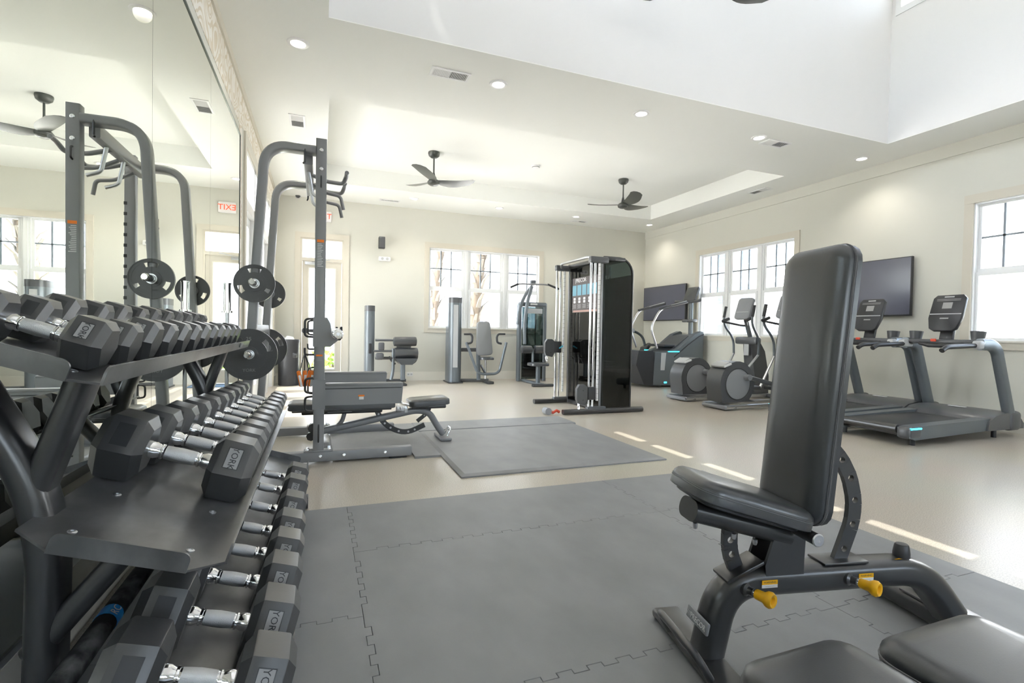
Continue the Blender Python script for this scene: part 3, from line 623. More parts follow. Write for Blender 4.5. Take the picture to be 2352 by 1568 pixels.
# ================================================================== DUMBBELL RACK
Y0, Y1 = 1.14, 3.36
t = thing('dumbbell_rack', 'three-tier dark steel dumbbell rack against the mirror', 'dumbbell rack', (-.35, Y0, 0)); O = Vector((-.35, Y0, 0)); LN = Y1-Y0
ca, sa = math.cos(TILT), math.sin(TILT)
def sh(k, a, h): xf, zf, d = TIERS[k]; return Vector((xf-O.x-a*ca-h*-sa*-1*0+h*sa, 0, zf+a*sa+h*ca))     # a = distance back from the front edge, h = height above the shelf
for k, nm in (('top', 'top'), ('mid', 'middle'), ('bot', 'bottom')):
    d = TIERS[k][2]/ca; th = .005; lip = .034
    def P(a, y, h, k=k): p = sh(k, a, h); return (p.x, y, p.z)
    g = G(); c = .075 if k == 'mid' else .05
    y_ = -.16 if k == 'bot' else 0.
    out = [(0, c+y_), (c*.8, 0.012+y_), (d-c, .012+y_), (d, c+y_), (d, LN-c), (d-c, LN-.012), (c*.8, LN-.012), (0, LN-c)]
    g.loft([[P(a, y, -th) for a, y in out], [P(a, y, 0) for a, y in out]])
    shf = g.build('shelf', 'shelf_steel', t, 20)
    # rounded lips: front, back, both ends
    def lipstrip(p0, p1, wdir, name):
        g = G(); pts = []; L = (Vector(p1)-Vector(p0)).length
        n = 7; pr = [(0, -th), (0, lip*.55)]+[(.0+lip*.45*(1-math.cos(R(90*i/n)))*1.2, lip*.55+lip*.45*math.sin(R(90*i/n))) for i in range(1, n+1)]
        pr += [(L-a, b) for a, b in reversed(pr)]
        u = (Vector(p1)-Vector(p0)).normalized(); v = Vector(P(0, 0, 1))-Vector(P(0, 0, 0))
        g.prism(pr, p0, u, v, .005); return g.build(name, 'shelf_steel', shf, 20)
    lipstrip(P(-.002, c+y_, 0), P(-.002, LN-c, 0), 0, 'front_lip'); pass
    lipstrip(P(c*.8, .010+y_, 0), P(d-c, .010+y_, 0), 0, 'end_lip'); lipstrip(P(c*.8, LN-.010, 0), P(d-c, LN-.010, 0), 0, 'end_lip')
    n = Vector(P(0, 0, 1))-Vector(P(0, 0, 0)); bolts([P(a, yy, 0) for yy in (.10, .34, LN-.34, LN-.10) for a in (d*.2, d*.78)], n, 'steel', shf, .0085, .003)
for fy in (.19, LN-.36):
    pr = rectprof(.10, .060, .028, 5)
    fr = bpy.data.objects.new('end_frame', None); fr = G().sweep(fillet([(-.19, fy, .03), (-.175, fy, .62), (-.315, fy, .90)], .32, 12), pr, up=(1, 0, 0)).build('end_frame', 'frame_black', t)
    G().sweep(fillet([(-.36, fy, .032), (.30, fy, .032)], .1), rectprof(.10, .06, .02, 4), up=(0, 0, 1)).build('foot', 'frame_black', fr)
    for k, a, z in (('top', .07, .66), ('mid', .19, .33), ('bot', .10, .06)):
        e = sh(k, a, -.03); G().sweep([(-.20, fy, z-.02), (e.x, fy, e.z)], rectprof(.085, .050, .023, 5), up=(1, 0, 0)).build('support_arm', 'frame_black', fr)
        b = sh(k, a+.03, -.012); G().sweep([sh(k, .02, -.012)+Vector((0, fy, 0)), sh(k, TIERS[k][2]/ca-.03, -.012)+Vector((0, fy, 0))], rectprof(.07, .013, .004, 1), up=(0, 0, 1)).build('shelf_bracket', 'frame_black', fr)
G().box(-.22, -.16, .19, LN-.36, .33, .39).build('cross_beam', 'frame_black', t, 0)
p = sh('top', -.004, .018); G().rbox((p.x+.004, LN*.82, p.z), (.006, .075, .024), .002, rot=Matrix.Rotation(TILT, 3, 'Y')).build('badge', 'label_grey', t)
# weighted bar lying on the bottom shelf behind the dumbbells
t = thing('weighted_bar', 'black chalk-marked exercise bar with a blue band under the middle shelf', 'exercise bar', (-.462, 1.10, .300))
G().tube([(.0, 0, 0), (.0, .62, 0), (.0, 1.20, 0)], .024, 16).build('bar', 'chalk_bar', t); G().cyl((0, .319, 0), (0, .361, 0), .0248, 18).build('band', 'blue', t)
text('lettering', 'RC', .026, 'label_white', frameM((.0165, .340, .0192), (0, 1, 0), (-.76, 0, .65)), t, .0004)
# ================================================================== SQUAT RACK
SR = Vector((0, 3.97, 0))
t = thing('squat_rack', 'tall grey half rack with curved rear tubes and spotter arms', 'squat rack', SR); FW = 1.01
def q3(u, v, y=3.97): p = PY(u, v, y); return Vector((p.x, y-SR.y, p.z))
def bolt(g, o, n, r=.011, h=.007): return g.lathe([(r, 0), (r, h*.6), (r*.7, h), (r*.45, h), (r*.45, h*.5), (0, h*.5)], o, n, 12)
for fi, fy in enumerate((0, FW)):
    s = -1 if fi == 0 else 1
    b = G().rbox((.0125, fy, .05), (1.345, .078, .072), .006).build('base_beam', 'frame_grey', t)
    for x in (-.6, .58): G().rbox((x, fy, .007), (.13, .07, .014), .004).build('rubber_foot', 'rubber_edge', b)
    bolts([(x, fy+s*.039, .055) for x in (.015, .18, .48, -.35)], (0, s, 0), 'chrome', b)
    u = G().sweep([(0, fy, .09), (0, fy, 2.37)], rectprof(.075, .075, .008, 2), up=(0, 1, 0)).build('upright', 'frame_grey', t)
    G().rbox((0, fy, .092), (.20, .085, .010), .002).build('base_plate', 'frame_grey', u)
    bolts([(x, fy+q, .097) for x in (-.075, .075) for q in (-.02, .02)], (0, 0, 1), 'chrome', u, .013, .016); bolts([(0, fy+s*.0375, z) for z in (2.285, 2.150)], (0, s, 0), 'chrome', u, .014, .008)
    for z0, z1 in ((2.02, 2.10), (.16, .285)): G().tube(fillet([(0, fy+s*.036, z0), (0, fy+s*.062, z0+.006), (0, fy+s*.062, z1-.006), (0, fy+s*.036, z1)], .015, 4), .006, 8).build('pull_handle', 'frame_black', u)
    cs = None
    for k in range(18):
        if cs is None: cs = G().box(.016, .0385, fy-s*.0385-.001, fy-s*.0385+.001, .52, .545).build('catch_slot', 'black_plastic', u, 0); c2 = cs
        else: c2 = cs.copy(); COL.objects.link(c2)
        c2.location = (0, 0, .085*k)
    G().box(-.024, .024, fy+s*.0376, fy+s*.0384, 1.62, 1.64).build('warning_strip', 'orange', u, 0)
    g = G()
    for k in range(15): w = random.uniform(.012, .021); g.box(-.021, -.021+2*w, fy+s*.0376, fy+s*.0384, 1.445+.0115*k, 1.449+.0115*k)
    g.build('warning_text', 'label_white', u, 0)
    G().box(-.022, .022, fy+s*.0376, fy+s*.0384, .79, .803).build('warning_strip', 'orange', u, 0)
    g = G()
    for k in range(3): g.box(-.02, .018, fy+s*.0376, fy+s*.0384, .757+.010*k, .761+.010*k)
    g.build('warning_text', 'label_grey', u, 0)
    r = G().sweep(fillet([(-.037, fy, 2.285), (-.372, fy, 2.288), (-.497, fy, .085)], .25, 12), rectprof(.098, .06, .016, 3), up=(0, 0, 1)).build('rear_tube', 'frame_grey', t)
    bolts([(x, fy+s*.03, 2.286) for x in (-.135, -.085)], (0, s, 0), 'chrome', r, .012)
    G().tube(fillet([(-.11, fy+s*.032, 2.31), (-.11, fy+s*.045, 2.27), (-.112, fy+s*.05, 2.18), (-.12, fy+s*.06, 2.17)], .01, 3), .007, 8).build('band_hook', 'frame_black', r)
    for hx, hz in ((-.425, 1.297), (-.453, .805)):
        G().cyl((hx, fy+s*.02, hz), (hx, fy+s*.20, hz), .0245, 18).cyl((hx, fy+s*.20, hz), (hx, fy+s*.215, hz), .0245, 18, .017).build('plate_horn', 'chrome', r)
        G().cyl((hx, fy+s*.030, hz), (hx, fy+s*.036, hz), .045, 18).build('horn_flange', 'frame_grey', r)
for x, z, h, w in ((-.09, 2.235, .09, .06), (-.50, .19, .09, .05), (-.445, .98, .07, .05)):
    G().sweep([(x, .03, z), (x, FW-.03, z)], rectprof(w, h, .008, 2), up=(0, 0, 1)).build('cross_beam', 'frame_grey', t)
for yy in (.30, .62):
    G().tube(fillet([(-.09, yy, 2.20), (.04, yy, 2.155), (.165, yy, 2.15), (.185, yy-.06, 2.195), (.185, yy-.15, 2.20)], .03, 5), .016, 12).build('pull_up_grip', 'frame_grey', t)
    G().tube(fillet([(-.09, yy+.14, 2.17), (.04, yy+.14, 2.10), (.15, yy+.14, 2.085), (.175, yy+.16, 1.98)], .03, 5), .014, 12).build('pull_up_grip', 'frame_grey', t)
    G().tube(fillet([(-.10, yy-.08, 2.24), (-.06, yy-.08, 2.02), (.02, yy-.08, 1.99)], .03, 5), .013, 10).build('pull_up_grip', 'steel', t)
# spotter arms with handles, J-hooks
for fi, fy in enumerate((0, FW)):
    s = -1 if fi == 0 else 1
    a = G().prism([(.04, .425), (.60, .425), (.612, .575), (.04, .578)], (0, fy, 0), (1, 0, 0), (0, 0, 1), .055).build('spotter_arm', 'frame_grey', t, 0)
    G().rbox((.325, fy, .578), (.565, .062, .022), .008).build('bar_pad', 'frame_grey', a); G().box(.04, .60, fy+s*.0278, fy+s*.029, .545, .552).build('crease', 'black_plastic', a, 0)
    G().rbox((.30, fy+s*.028, .492), (.044, .002, .012), .0008).build('label_header', 'orange', a); G().rbox((.30, fy+s*.028, .474), (.034, .002, .022), .0008).build('label', 'label_white', a)
    G().tube(fillet([(.605, fy, .585), (.575, fy+s*.01, .50), (.60, fy+s*.01, .42), (.66, fy, .405)], .02, 4), .009, 8).build('safety_rod', 'chrome', a)
    G().prism([(-.045, .40), (.043, .40), (.043, .62), (-.045, .62)], (0, fy+s*.042, 0), (1, 0, 0), (0, 0, 1), .006).build('carriage_plate', 'frame_grey', a, 0)
    for z in (.44, .575): G().tube(fillet([(-.04, fy+s*.02, z-.055), (-.095, fy+s*.02, z-.05), (-.095, fy+s*.02, z+.05), (-.04, fy+s*.02, z+.055)], .025, 5), .008, 8).build('carriage_handle', 'frame_black', a)
    j = G().prism([(-.045, .86), (.075, .86), (.125, .905), (.125, .93), (.085, .935), (.075, 1.03), (.05, 1.075), (-.045, 1.075)], (0, fy+s*.044, 0), (1, 0, 0), (0, 0, 1), .012).build('bar_hook', 'frame_grey', t, 0)
    G().rbox((.105, fy+s*.01, .92), (.09, .075, .025), .008).rbox((.150, fy+s*.01, .965), (.018, .075, .09), .006).build('hook_liner', 'black_plastic', j)
    G().tube(fillet([(-.04, fy+s*.02, .93), (-.10, fy+s*.02, .935), (-.10, fy+s*.02, 1.06), (-.04, fy+s*.02, 1.065)], .025, 5), .008, 8).build('carriage_handle', 'frame_black', j)
    G().tube(fillet([(-.035, fy, .80), (-.10, fy, .80), (-.10, fy, .85)], .02, 4), .008, 8).build('accessory_hook', 'frame_black', t)
for i, (x, z) in enumerate(((-.045, .20), (-.055, .135))):
    g = G().lathe([(.034, -.05), (.036, -.04), (.036, .0), (.0, .002)], (x, .30, z), (0, -1, 0), 8); g.build('band_peg', 'frame_black', t, 20)
# bar resting in the hooks
bz, bx = .960, .112
t = thing('barbell', 'chrome olympic barbell resting in the hooks of the squat rack', 'barbell', (bx, 4.475, bz))
G().cyl((0, -.66, 0), (0, .66, 0), .014, 14).build('shaft', 'steel', t)
for s in (-1, 1):
    G().cyl((0, s*.66, 0), (0, s*.69, 0), .037, 20).cyl((0, s*.69, 0), (0, s*1.02, 0), .025, 20).lathe([(.029, 0), (.033, .006), (.033, .022), (.026, .028), (.018, .028), (.017, .022), (0, .022)], (0, s*1.02, 0), (0, s, 0), 20).build('sleeve', 'chrome', t)
    G().lathe([(.012, 0), (.012, .006), (0, .006)], (0, s*1.042, 0), (0, s, 0), 6).build('end_bolt', 'steel', t)
t = thing('curl_bar', 'short chrome-ended bar standing upright behind the squat rack', 'barbell', (-.60, 3.968, .0865))
G().cyl((0, 0, .02), (0, 0, 1.012), .0125, 12).build('shaft', 'steel', t); G().cyl((0, 0, 1.003), (0, 0, 1.018), .036, 18).cyl((0, 0, 1.018), (0, 0, 1.203), .0245, 18).cyl((0, 0, 1.203), (0, 0, 1.21), .028, 18).build('sleeve', 'chrome', t)
G().lathe([(.036, 0.0), (.036, .03), (.03, .04), (.03, .22), (.0, .22)], n=18).build('stand_cup', 'frame_black', t)
# weight plates on the horns
def plate(r, th, holes, loc, label, facing=-1, txt=None, gl='rubber coated weight plates on the squat rack'):
    t = thing('weight_plate', label, 'weight plate', loc, 0, gl); g = G(); hub = .055; rb = r*.64 if r > .15 else r*.60; ri = r*.83
    def sec(a0, a1, r0, r1, y, n):
        rings = []
        for k in range(n+1):
            a = R(a0+(a1-a0)*k/n); c, s = math.cos(a), math.sin(a)
            rings.append([(r0*c, -y, r0*s), (r1*c, -y, r1*s), (r1*c, y, r1*s), (r0*c, y, r0*s)])
        g.loft(rings)
    sec(0, 360, .0255, hub, th*.5, 36); sec(0, 360, hub, rb, th*.28, 36); sec(0, 360, ri, r*.965, th*.36, 48); sec(0, 360, r*.955, r, th*.5, 48)
    hs = sorted(holes); cur = hs[0][1]-360 if hs else 0; end = 360
    if hs:
        pts = []
        for k, h in enumerate(hs):
            st = hs[k-1][1] - (360 if k == 0 else 0); sec(st, h[0], rb, ri, th*.28, max(4, int((h[0]-st)/8)))
    else: sec(0, 360, rb, ri, th*.28, 36)
    g.build('disc', 'cast_iron', t, 30)
    gr = G(); gr.lathe([(.0255, -th*.52), (.033, -th*.52), (.033, th*.52), (.0255, th*.52)], (0, 0, 0), (0, 1, 0), 24, cap=False); gr.build('hub_ring', 'steel', t)
    if txt:
        text('lettering', txt[0], r*.20, 'label_grey', frameM((-.02*r, facing*(th*.30), r*.60), (1, 0, 0), (0, 0, 1)), t, .0012)
        text('lettering', txt[1], r*.17, 'frame_grey', frameM((0, facing*(th*.30), -r*.62), (1, 0, 0), (0, 0, 1)), t, .0012)
    return t
H3 = [(66, 114), (190, 222), (322, 338)]
plate(.131, .026, H3, (-.425, 3.97-.062, 1.297), 'small three-grip plate on the upper horn of the rack frame nearer the dumbbells', -1)
plate(.178, .034, [(10, 46)], (-.453, 3.97-.066, .805), 'large slotted plate on the lower horn of the rack frame nearer the dumbbells', -1, ('25', 'YORK'))
plate(.131, .026, H3, (-.425, 3.97+FW+.062, 1.297), 'small three-grip plate on the upper horn of the rack frame nearer the exit', 1)
plate(.178, .034, [(10, 46), (125, 160)], (-.453, 3.97+FW+.066, .805), 'large slotted plate on the lower horn of the rack frame nearer the exit', 1, None)
# hanging orange handles
t = thing('stretch_bands', 'orange handled stretch straps hanging from a rack hook', 'exercise straps', (-.10, 3.98, .80))
for dx, dy, rr in ((-.03, -.02, -.2), (.0, .0, .05), (.028, .02, .2), (.045, -.01, .12)):
    M = Matrix.Rotation(rr, 3, 'Y'); g = G().rbox(Vector((dx, dy, -.175)), (.028, .024, .12), .010, rot=M); g.build('grip', 'orange', t); G().rbox(Vector((dx+.004, dy-.0125, -.19)), (.016, .004, .085), .002, rot=M).build('grip_inlay', 'label_white', t)
    G().tube([(0, dy*.3, .01), (dx*.6, dy, -.06), (dx, dy, -.12)], .004, 6).build('strap', 'frame_black', t)

# ================================================================== ADJUSTABLE BENCH IN THE RACK
BY = 4.45
t = thing('rack_bench', 'flat black padded adjustable bench inside the squat rack', 'bench', (.35, BY, 0))
def b3(u, v, y=BY): p = PY(u, v, y); return Vector((p.x-.35, y-BY, p.z))
def padM(c, ang, flip=0): return Matrix.Translation(c) @ Matrix.Rotation(-ang, 4, 'Y')
a, b = b3(662, 925), b3(905, 925); zt = .385
bp = G().pad(b.x-a.x, .27, .058, .05, Matrix.Translation(((a.x+b.x)/2, 0, zt-.055))).build('back_pad', 'upholstery', t)
G().rbox(((a.x+b.x)/2, 0, zt-.065), (b.x-a.x-.06, .16, .02), .006).rbox(((a.x+b.x)/2, 0, zt-.085), (b.x-a.x-.2, .05, .04), .01).build('pad_board', 'frame_black', bp)
a2, b2 = b3(936, 920), b3(1028, 915)
sp = G().pad(b2.x-a2.x, .26, .055, .05, Matrix.Translation(((a2.x+b2.x)/2, 0, zt-.05)) @ Matrix.Rotation(R(-3), 4, 'Y')).build('seat_pad', 'upholstery', t)
G().rbox(((a2.x+b2.x)/2, 0, zt-.066), (b2.x-a2.x-.05, .12, .035), .01).build('pad_board', 'frame_black', sp)
G().cyl(((b.x+a2.x)/2, -.12, zt-.07), ((b.x+a2.x)/2, .12, zt-.07), .016, 14).rbox(((b.x+a2.x)/2, 0, zt-.08), (.09, .07, .05), .01).build('pivot', 'steel', t)
pth = [b3(735, 990), b3(955, 941), b3(985, 945), b3(1004, 978), b3(1017, 1008)]; pth[-1].z = max(pth[-1].z, .06)
G().sweep(fillet(pth, .09, 6), rectprof(.055, .075, .02, 4), up=(0, 1, 0)).build('main_tube', 'frame_grey', t)
pv = b3(942, 942); G().rbox(((pv.x+(b.x+a2.x)/2)/2, 0, (pv.z+zt-.07)/2), (.03, .08, abs(zt-.07-pv.z)+.03), .006).build('pivot_post', 'steel', t)
e = b3(1017, 1010); G().rbox((e.x, 0, .038), (.10, .30, .028), .010).build('front_foot', 'frame_grey', t)
G().tube(fillet([(e.x+.02, -.05, .03), (e.x+.06, -.05, .12), (e.x+.06, .05, .12), (e.x+.02, .05, .03)], .03, 5), .008, 8).build('lift_handle', 'chrome', t)
r0 = b3(745, 990); G().rbox((r0.x, 0, .045), (.09, .52, .05), .02).build('rear_foot', 'frame_grey', t)
def arcband(name, pts, th, w, par, mat_, nh):
    """flat curved adjuster plate through pts (x,z) with round holes shown as light studs"""
    P2 = [Vector((p.x, 0, p.z)) for p in pts]; c = fillet(P2, .2, 6); o = G().sweep(c, rectprof(w, th, .004, 1), up=(0, 1, 0)).build(name, mat_, par)
    for k in range(nh):
        q = c[int((k+.5)*len(c)/nh)]; G().cyl((q.x, -th/2-.0015, q.z), (q.x, th/2+.0015, q.z), w*.20, 12).build('pin_hole', 'light_plastic', o)
    return o
arcband('back_adjuster', [b3(856, 920), b3(880, 975), b3(930, 996), b3(975, 975)], .012, .045, t, 'frame_black', 6)
arcband('seat_adjuster', [b3(990, 918), b3(985, 945), b3(958, 967)], .012, .035, t, 'frame_black', 3)
G().cyl((b3(752, 940).x, -.04, b3(752, 940).z), (b3(808, 938).x, -.04, b3(808, 938).z), .022, 14).build('support_pad', 'steel', t)
G().tube(fillet([b3(792, 945), b3(785, 970), b3(765, 985), b3(742, 987)], .06, 6), .018, 10).build('support_bracket', 'frame_grey', t)
# ================================================================== UPRIGHT BENCH (foreground)
ang = R(-11.5); BO = Vector((1.05, 1.20, .012))
t = thing('upright_bench', 'black adjustable bench with its backrest upright and yellow pull pins', 'bench', BO, ang)
A_ = Vector((math.cos(ang), math.sin(ang), 0)); B_ = Vector((-A_.y, A_.x, 0))
def bl(u, v, tt=0.):                                            # pixel -> local point on the plane tt across the bench
    d = _ray(u, v); o = BO+B_*tt; k = (o-CAM).dot(B_)/d.dot(B_); p = CAM+d*k-BO; return Vector((p.dot(A_), tt, p.z))
mt = G().sweep(fillet([(.055, 0, .02), (.105, 0, .243), (.60, 0, .243), (.80, 0, .240), (.925, 0, .085)], {1: .16, 2: .05, 3: .17}, 10), rectprof(.086, .092, .030, 5), up=(0, 1, 0)).build('main_tube', 'frame_black', t)
G().rbox((.045, 0, .018), (.10, .50, .030), .012, 3).build('front_foot', 'frame_black', t)
G().tube(fillet([(-.002, -.12, .03), (-.045, -.12, .10), (-.045, .12, .10), (-.002, .12, .03)], .05, 6), .0115, 12).build('lift_handle', 'frame_black', t)
rf = G().sweep([(.955, -.38, .045), (.955, .33, .045)], rectprof(.095, .07, .024, 5), up=(0, 0, 1)).build('rear_foot', 'frame_black', t)
G().rbox((.955, 0, .083), (.10, .32, .009), .003).build('mounting_plate', 'frame_black', rf)
bolts([(.955, yy, .087) for yy in (-.135, .135)], (0, 0, 1), 'black_plastic', rf, .013, .016, 8)
# backrest
bb, bt = Vector((.327, 0, .435)), Vector((.408, 0, 1.262)); L = (bt-bb).length; zx = (bt-bb).normalized(); nx = Vector((-zx.z, 0, zx.x))      # nx points to the seat side
M = frameM((bb+bt)/2+(-nx)*.03, zx, Vector((0, -1, 0)))
if (M.to_3x3() @ Vector((0, 0, 1))).dot(nx) < 0: M = frameM((bb+bt)/2+(-nx)*.03, zx, Vector((0, 1, 0)))
bp = G().pad(L, (.262), .066, .055, M, edge=.030, ew=.046, puff=.001).build('back_pad', 'upholstery', t)
def seam(L, W, rc, z, M, name, par, r=.0013):
    pr = rectprof(L, W, rc, 6); G().tube([M @ Vector((a, b, z)) for a, b in pr], r, 5, closed=True).build(name, 'stitch', par)
seam(L+.0005, .2655, .055, .026, M, 'piping', bp, .0022)
for z in (.0215, .0305): seam(L+.0005, .2655, .055, z, M, 'stitching', bp, .0009)
G().pad(L-.05, .215, .018, .05, M @ Matrix.Translation((0, 0, -.016)), edge=.006, puff=0).build('back_board', 'black_plastic', bp)
G().sweep([M @ Vector((-L/2-.02, 0, -.028)), M @ Vector((L*.18, 0, -.028))], rectprof(.045, .035, .012, 3), up=(0, 1, 0)).build('back_tube', 'frame_black', bp)
# seat
s0, s1 = Vector((-.035, 0, .525)), Vector((.315, 0, .420)); L2 = (s1-s0).length; sx = (s1-s0).normalized()
M2 = frameM((s0+s1)/2, sx, Vector((0, 1, 0)))
sp = G().pad(L2, .255, .060, .055, M2, edge=.026, ew=.036, puff=.001, taper=-.12).build('seat_pad', 'upholstery', t)
pr = rectprof(L2+.0005, .2555, .055, 6)
for z, r in ((.028, .0018), (.033, .0009)): G().tube([M2 @ Vector((a, b*(1+.12*a/L2), z)) for a, b in pr], r, 5, closed=True).build('stitching', 'stitch', sp)
G().pad(L2-.04, .21, .014, .05, M2 @ Matrix.Translation((0, 0, -.012)), edge=.005, puff=0).build('seat_board', 'black_plastic', sp)
st = G().sweep([M2 @ Vector((-L2*.5+.035, 0, -.048)), M2 @ Vector((L2*.5, 0, -.040))], rectprof(.10, .062, .028, 5), up=(0, 0, 1)).build('seat_tube', 'frame_black', t)
bolts([M2 @ Vector((L2*f, -.03, -.078)) for f in (-.36, .0, .2)], (0, 0, -1), 'steel', st, .007, .016, 10)
pv = Vector((.308, 0, .412)); G().cyl(pv+Vector((0, -.135, 0)), pv+Vector((0, .135, 0)), .0175, 18).build('pivot_shaft', 'frame_black', t)
G().lathe([(.0175, 0), (.019, .003), (.016, .006), (.006, .006), (.005, .004), (0, .004)], pv+Vector((0, -.134, 0)), (0, -1, 0), 18).build('pivot_cap', 'steel', t)
for s in (-1, 1): G().prism([(.225, .22), (.345, .22), (.345, .31), (.350, .425), (.305, .425), (.24, .375), (.215, .30)], (0, s*.038, 0), (1, 0, 0), (0, 0, 1), .010).build('pivot_bracket', 'frame_black', t, 0)
def adjuster(name, pts, w, th, par, holes):
    """curved adjuster bar built from segments with real round holes"""
    c = fillet([Vector(p) for p in pts], .5, 24); n = len(c); tot = [0]
    for i in range(1, n): tot.append(tot[-1]+(c[i]-c[i-1]).length)
    def at(s):
        s = max(0, min(tot[-1]-1e-5, s))
        for i in range(1, n):
            if tot[i] >= s: f = (s-tot[i-1])/(tot[i]-tot[i-1]); p = c[i-1].lerp(c[i], f); d = (c[i]-c[i-1]).normalized(); return p, d
    g = G(); T = tot[-1]; rh = w*.22; K = 16
    marks = sorted(holes); segs = []; cur = 0
    def slab(sa, sb):
        m = max(1, int((sb-sa)/.02)); rings = []
        for k in range(m+1):
            p, d = at(sa+(sb-sa)*k/m); nrm = Vector((-d.z, 0, d.x)); rings.append([p+nrm*(w/2)+Vector((0, -th/2, 0)), p-nrm*(w/2)+Vector((0, -th/2, 0)), p-nrm*(w/2)+Vector((0, th/2, 0)), p+nrm*(w/2)+Vector((0, th/2, 0))])
        g.loft(rings)
    for h in marks:
        hs = h*T; a0, a1 = hs-w*.36, hs+w*.36; slab(cur, a0); cur = a1
        p, d = at(hs); nrm = Vector((-d.z, 0, d.x)); sq = []; ci = []
        for k in range(K):
            a = 2*math.pi*k/K; cx, cy = math.cos(a), math.sin(a); m = max(abs(cx), abs(cy)); ci.append((cx*rh, cy*rh)); sq.append((cx/m*w*.36, cy/m*w*.5))
        f = lambda q, y: p+d*q[0]+nrm*q[1]+Vector((0, y, 0))
        vs = [f(q, -th/2) for q in sq]+[f(q, -th/2) for q in ci]+[f(q, th/2) for q in sq]+[f(q, th/2) for q in ci]
        fs = []
        for k in range(K):
            k2 = (k+1) % K; fs += [(k, k2, K+k2, K+k), (2*K+k2, 2*K+k, 3*K+k, 3*K+k2), (K+k, K+k2, 3*K+k2, 3*K+k), (k2, k, 2*K+k, 2*K+k2)]
        g.add(vs, fs)
    slab(cur, T); return g.build(name, 'frame_black', par, 30)
adjuster('back_adjuster', [(.488, 0, .25), (.560, 0, .44), (.525, 0, .58), (.425, 0, .68)], .046, .016, t, [.16, .33, .49, .64, .78, .9])
adjuster('seat_adjuster', [(.165, 0, .24), (.120, 0, .33), (.125, 0, .44)], .046, .016, t, [.45, .66])
G().rbox((.50, 0, .288), (.155, .075, .008), .003).build('slot_plate', 'frame_black', t); G().rbox((.155, 0, .282), (.13, .082, .012), .004, rot=Matrix.Rotation(R(-24), 3, 'Y')).build('slot_plate', 'frame_black', t)
# yellow pull pins
for i, (x, z) in enumerate(((.150, .235), (.497, .245))):
    d = Vector((.42, -1, .03)).normalized(); o = Vector((x, -.040, z)); p = G().lathe([(.019, -.004), (.019, .008), (.0125, .014), (.0115, .026), (.0125, .030)], o, d, 16).build('pin_housing', 'frame_black', t)
    G().lathe([(.0095, .0), (.0095, .010)], o+d*.028, d, 14).build('pin_shaft', 'chrome', p)
    G().lathe([(.0125, 0), (.0145, .003), (.0150, .016), (.0155, .026), (.0225, .036), (.0235, .045), (.0185, .053), (.012, .051), (.009, .044), (0, .044)], o+d*.036, d, 20).build('pull_knob', 'yellow', p)
    lx = x+.078 if i == 0 else x+.062
    G().box(lx-.026, lx+.026, -.0475, -.0463, .246, .259).build('warning_label', 'yellow', t, 0); G().box(lx-.026, lx+.026, -.0475, -.0463, .236, .246).build('warning_label', 'label_white', t, 0)
    text('lettering', 'WARNING', .0085, 'black_plastic', frameM((lx, -.0478, .2525), (1, 0, 0), (0, 0, 1)), t, .0001)
    text('lettering', '—————', .006, 'black_plastic', frameM((lx, -.0478, .241), (1, 0, 0), (0, 0, 1)), t, .0001)
G().lathe([(.024, 0), (.024, .012), (.020, .036), (.017, .04), (0, .041)], (.735, 0, .283), (0, 0, 1), 20).build('rubber_stop', 'black_plastic', t)
G().add([(.66, .012, .2842), (.715, -.022, .2842), (.69, -.022, .2842), (.655, .0, .2842)], [(0, 1, 2, 3)]).build('caution_sticker', 'yellow', t, 0)
# badge on the front leg
lo, hi = bl(1618, 1462, -.040), bl(1648, 1462, -.040)
cxy = Vector((.074, -.0435, .128)); ux = Vector((1, 0, -.0)).normalized()
bd = G().rbox((.026, 0, .128), (.010, .115, .036), .004, rot=Matrix.Rotation(R(12), 3, 'Y')).build('badge', 'mid_plastic', t)
text('lettering', '///PRECOR', .0225, 'label_white', frameM((.0195, 0, .1275), (0, -1, 0), (.208, 0, .978)), bd, .0006, sx=.98)

# ================================================================== FLAT BENCHES beside the viewer
for nm, x0, x1, yf, zt, lab in (('flat_bench', .652, .915, .650, .455, 'matte black flat bench pad left of a stitched one'), ('flat_bench', .955, 1.262, .622, .452, 'black stitched flat bench pad beside the upright bench')):
    t = thing(nm, lab, 'bench', ((x0+x1)/2, 0, .012), 0, 'flat benches in front of the upright bench'); w = x1-x0; L = 1.10; z = zt-.012
    M = Matrix.Translation((0, yf-L/2, z-.062)) @ Matrix.Rotation(R(90), 4, 'Z')
    p = G().pad(L, w, .062, .05, M, edge=.026, ew=.040, puff=.001).build('pad', 'upholstery', t); seam(L+.0006, w+.0006, .05, .028, M, 'piping', p, .0020)
    pr = rectprof(L+.0006, w+.0006, .05, 8)
    seam(L+.0006, w+.0006, .05, .0215, M, 'stitching', p, .0010)
    G().rbox((0, yf-L/2, z-.07), (w*.75, L-.1, .018), .005).build('pad_board', 'black_plastic', p)
    G().sweep([(0, yf-.16, z-.115), (0, yf-L+.16, z-.115)], rectprof(.06, .08, .02, 4), up=(0, 0, 1)).build('main_tube', 'frame_black', t)
    for yy in (yf-.20, yf-L+.20):
        l = G().sweep([(0, yy, .03), (0, yy, z-.12)], rectprof(.06, .08, .02, 4), up=(1, 0, 0)).build('leg', 'frame_black', t); G().rbox((0, yy, .022), (min(.26, w), .07, .04), .014).build('foot', 'frame_black', l)
# ================================================================== CABLE MACHINE
CO = Vector((3.28, 5.90, 0)); t = thing('cable_machine', 'tall black dual-pulley cable machine with chrome guide rods', 'cable machine', CO)
N_, Fm = -.47, .47; TOP = PY(1390, 590, 5.43).z; D = .42
def col(y, par):
    g = G(); g.rbox((.012, y, TOP/2), (.035, .05, TOP-.02), .006); return g.build('frame_post', 'grey_plastic', par)
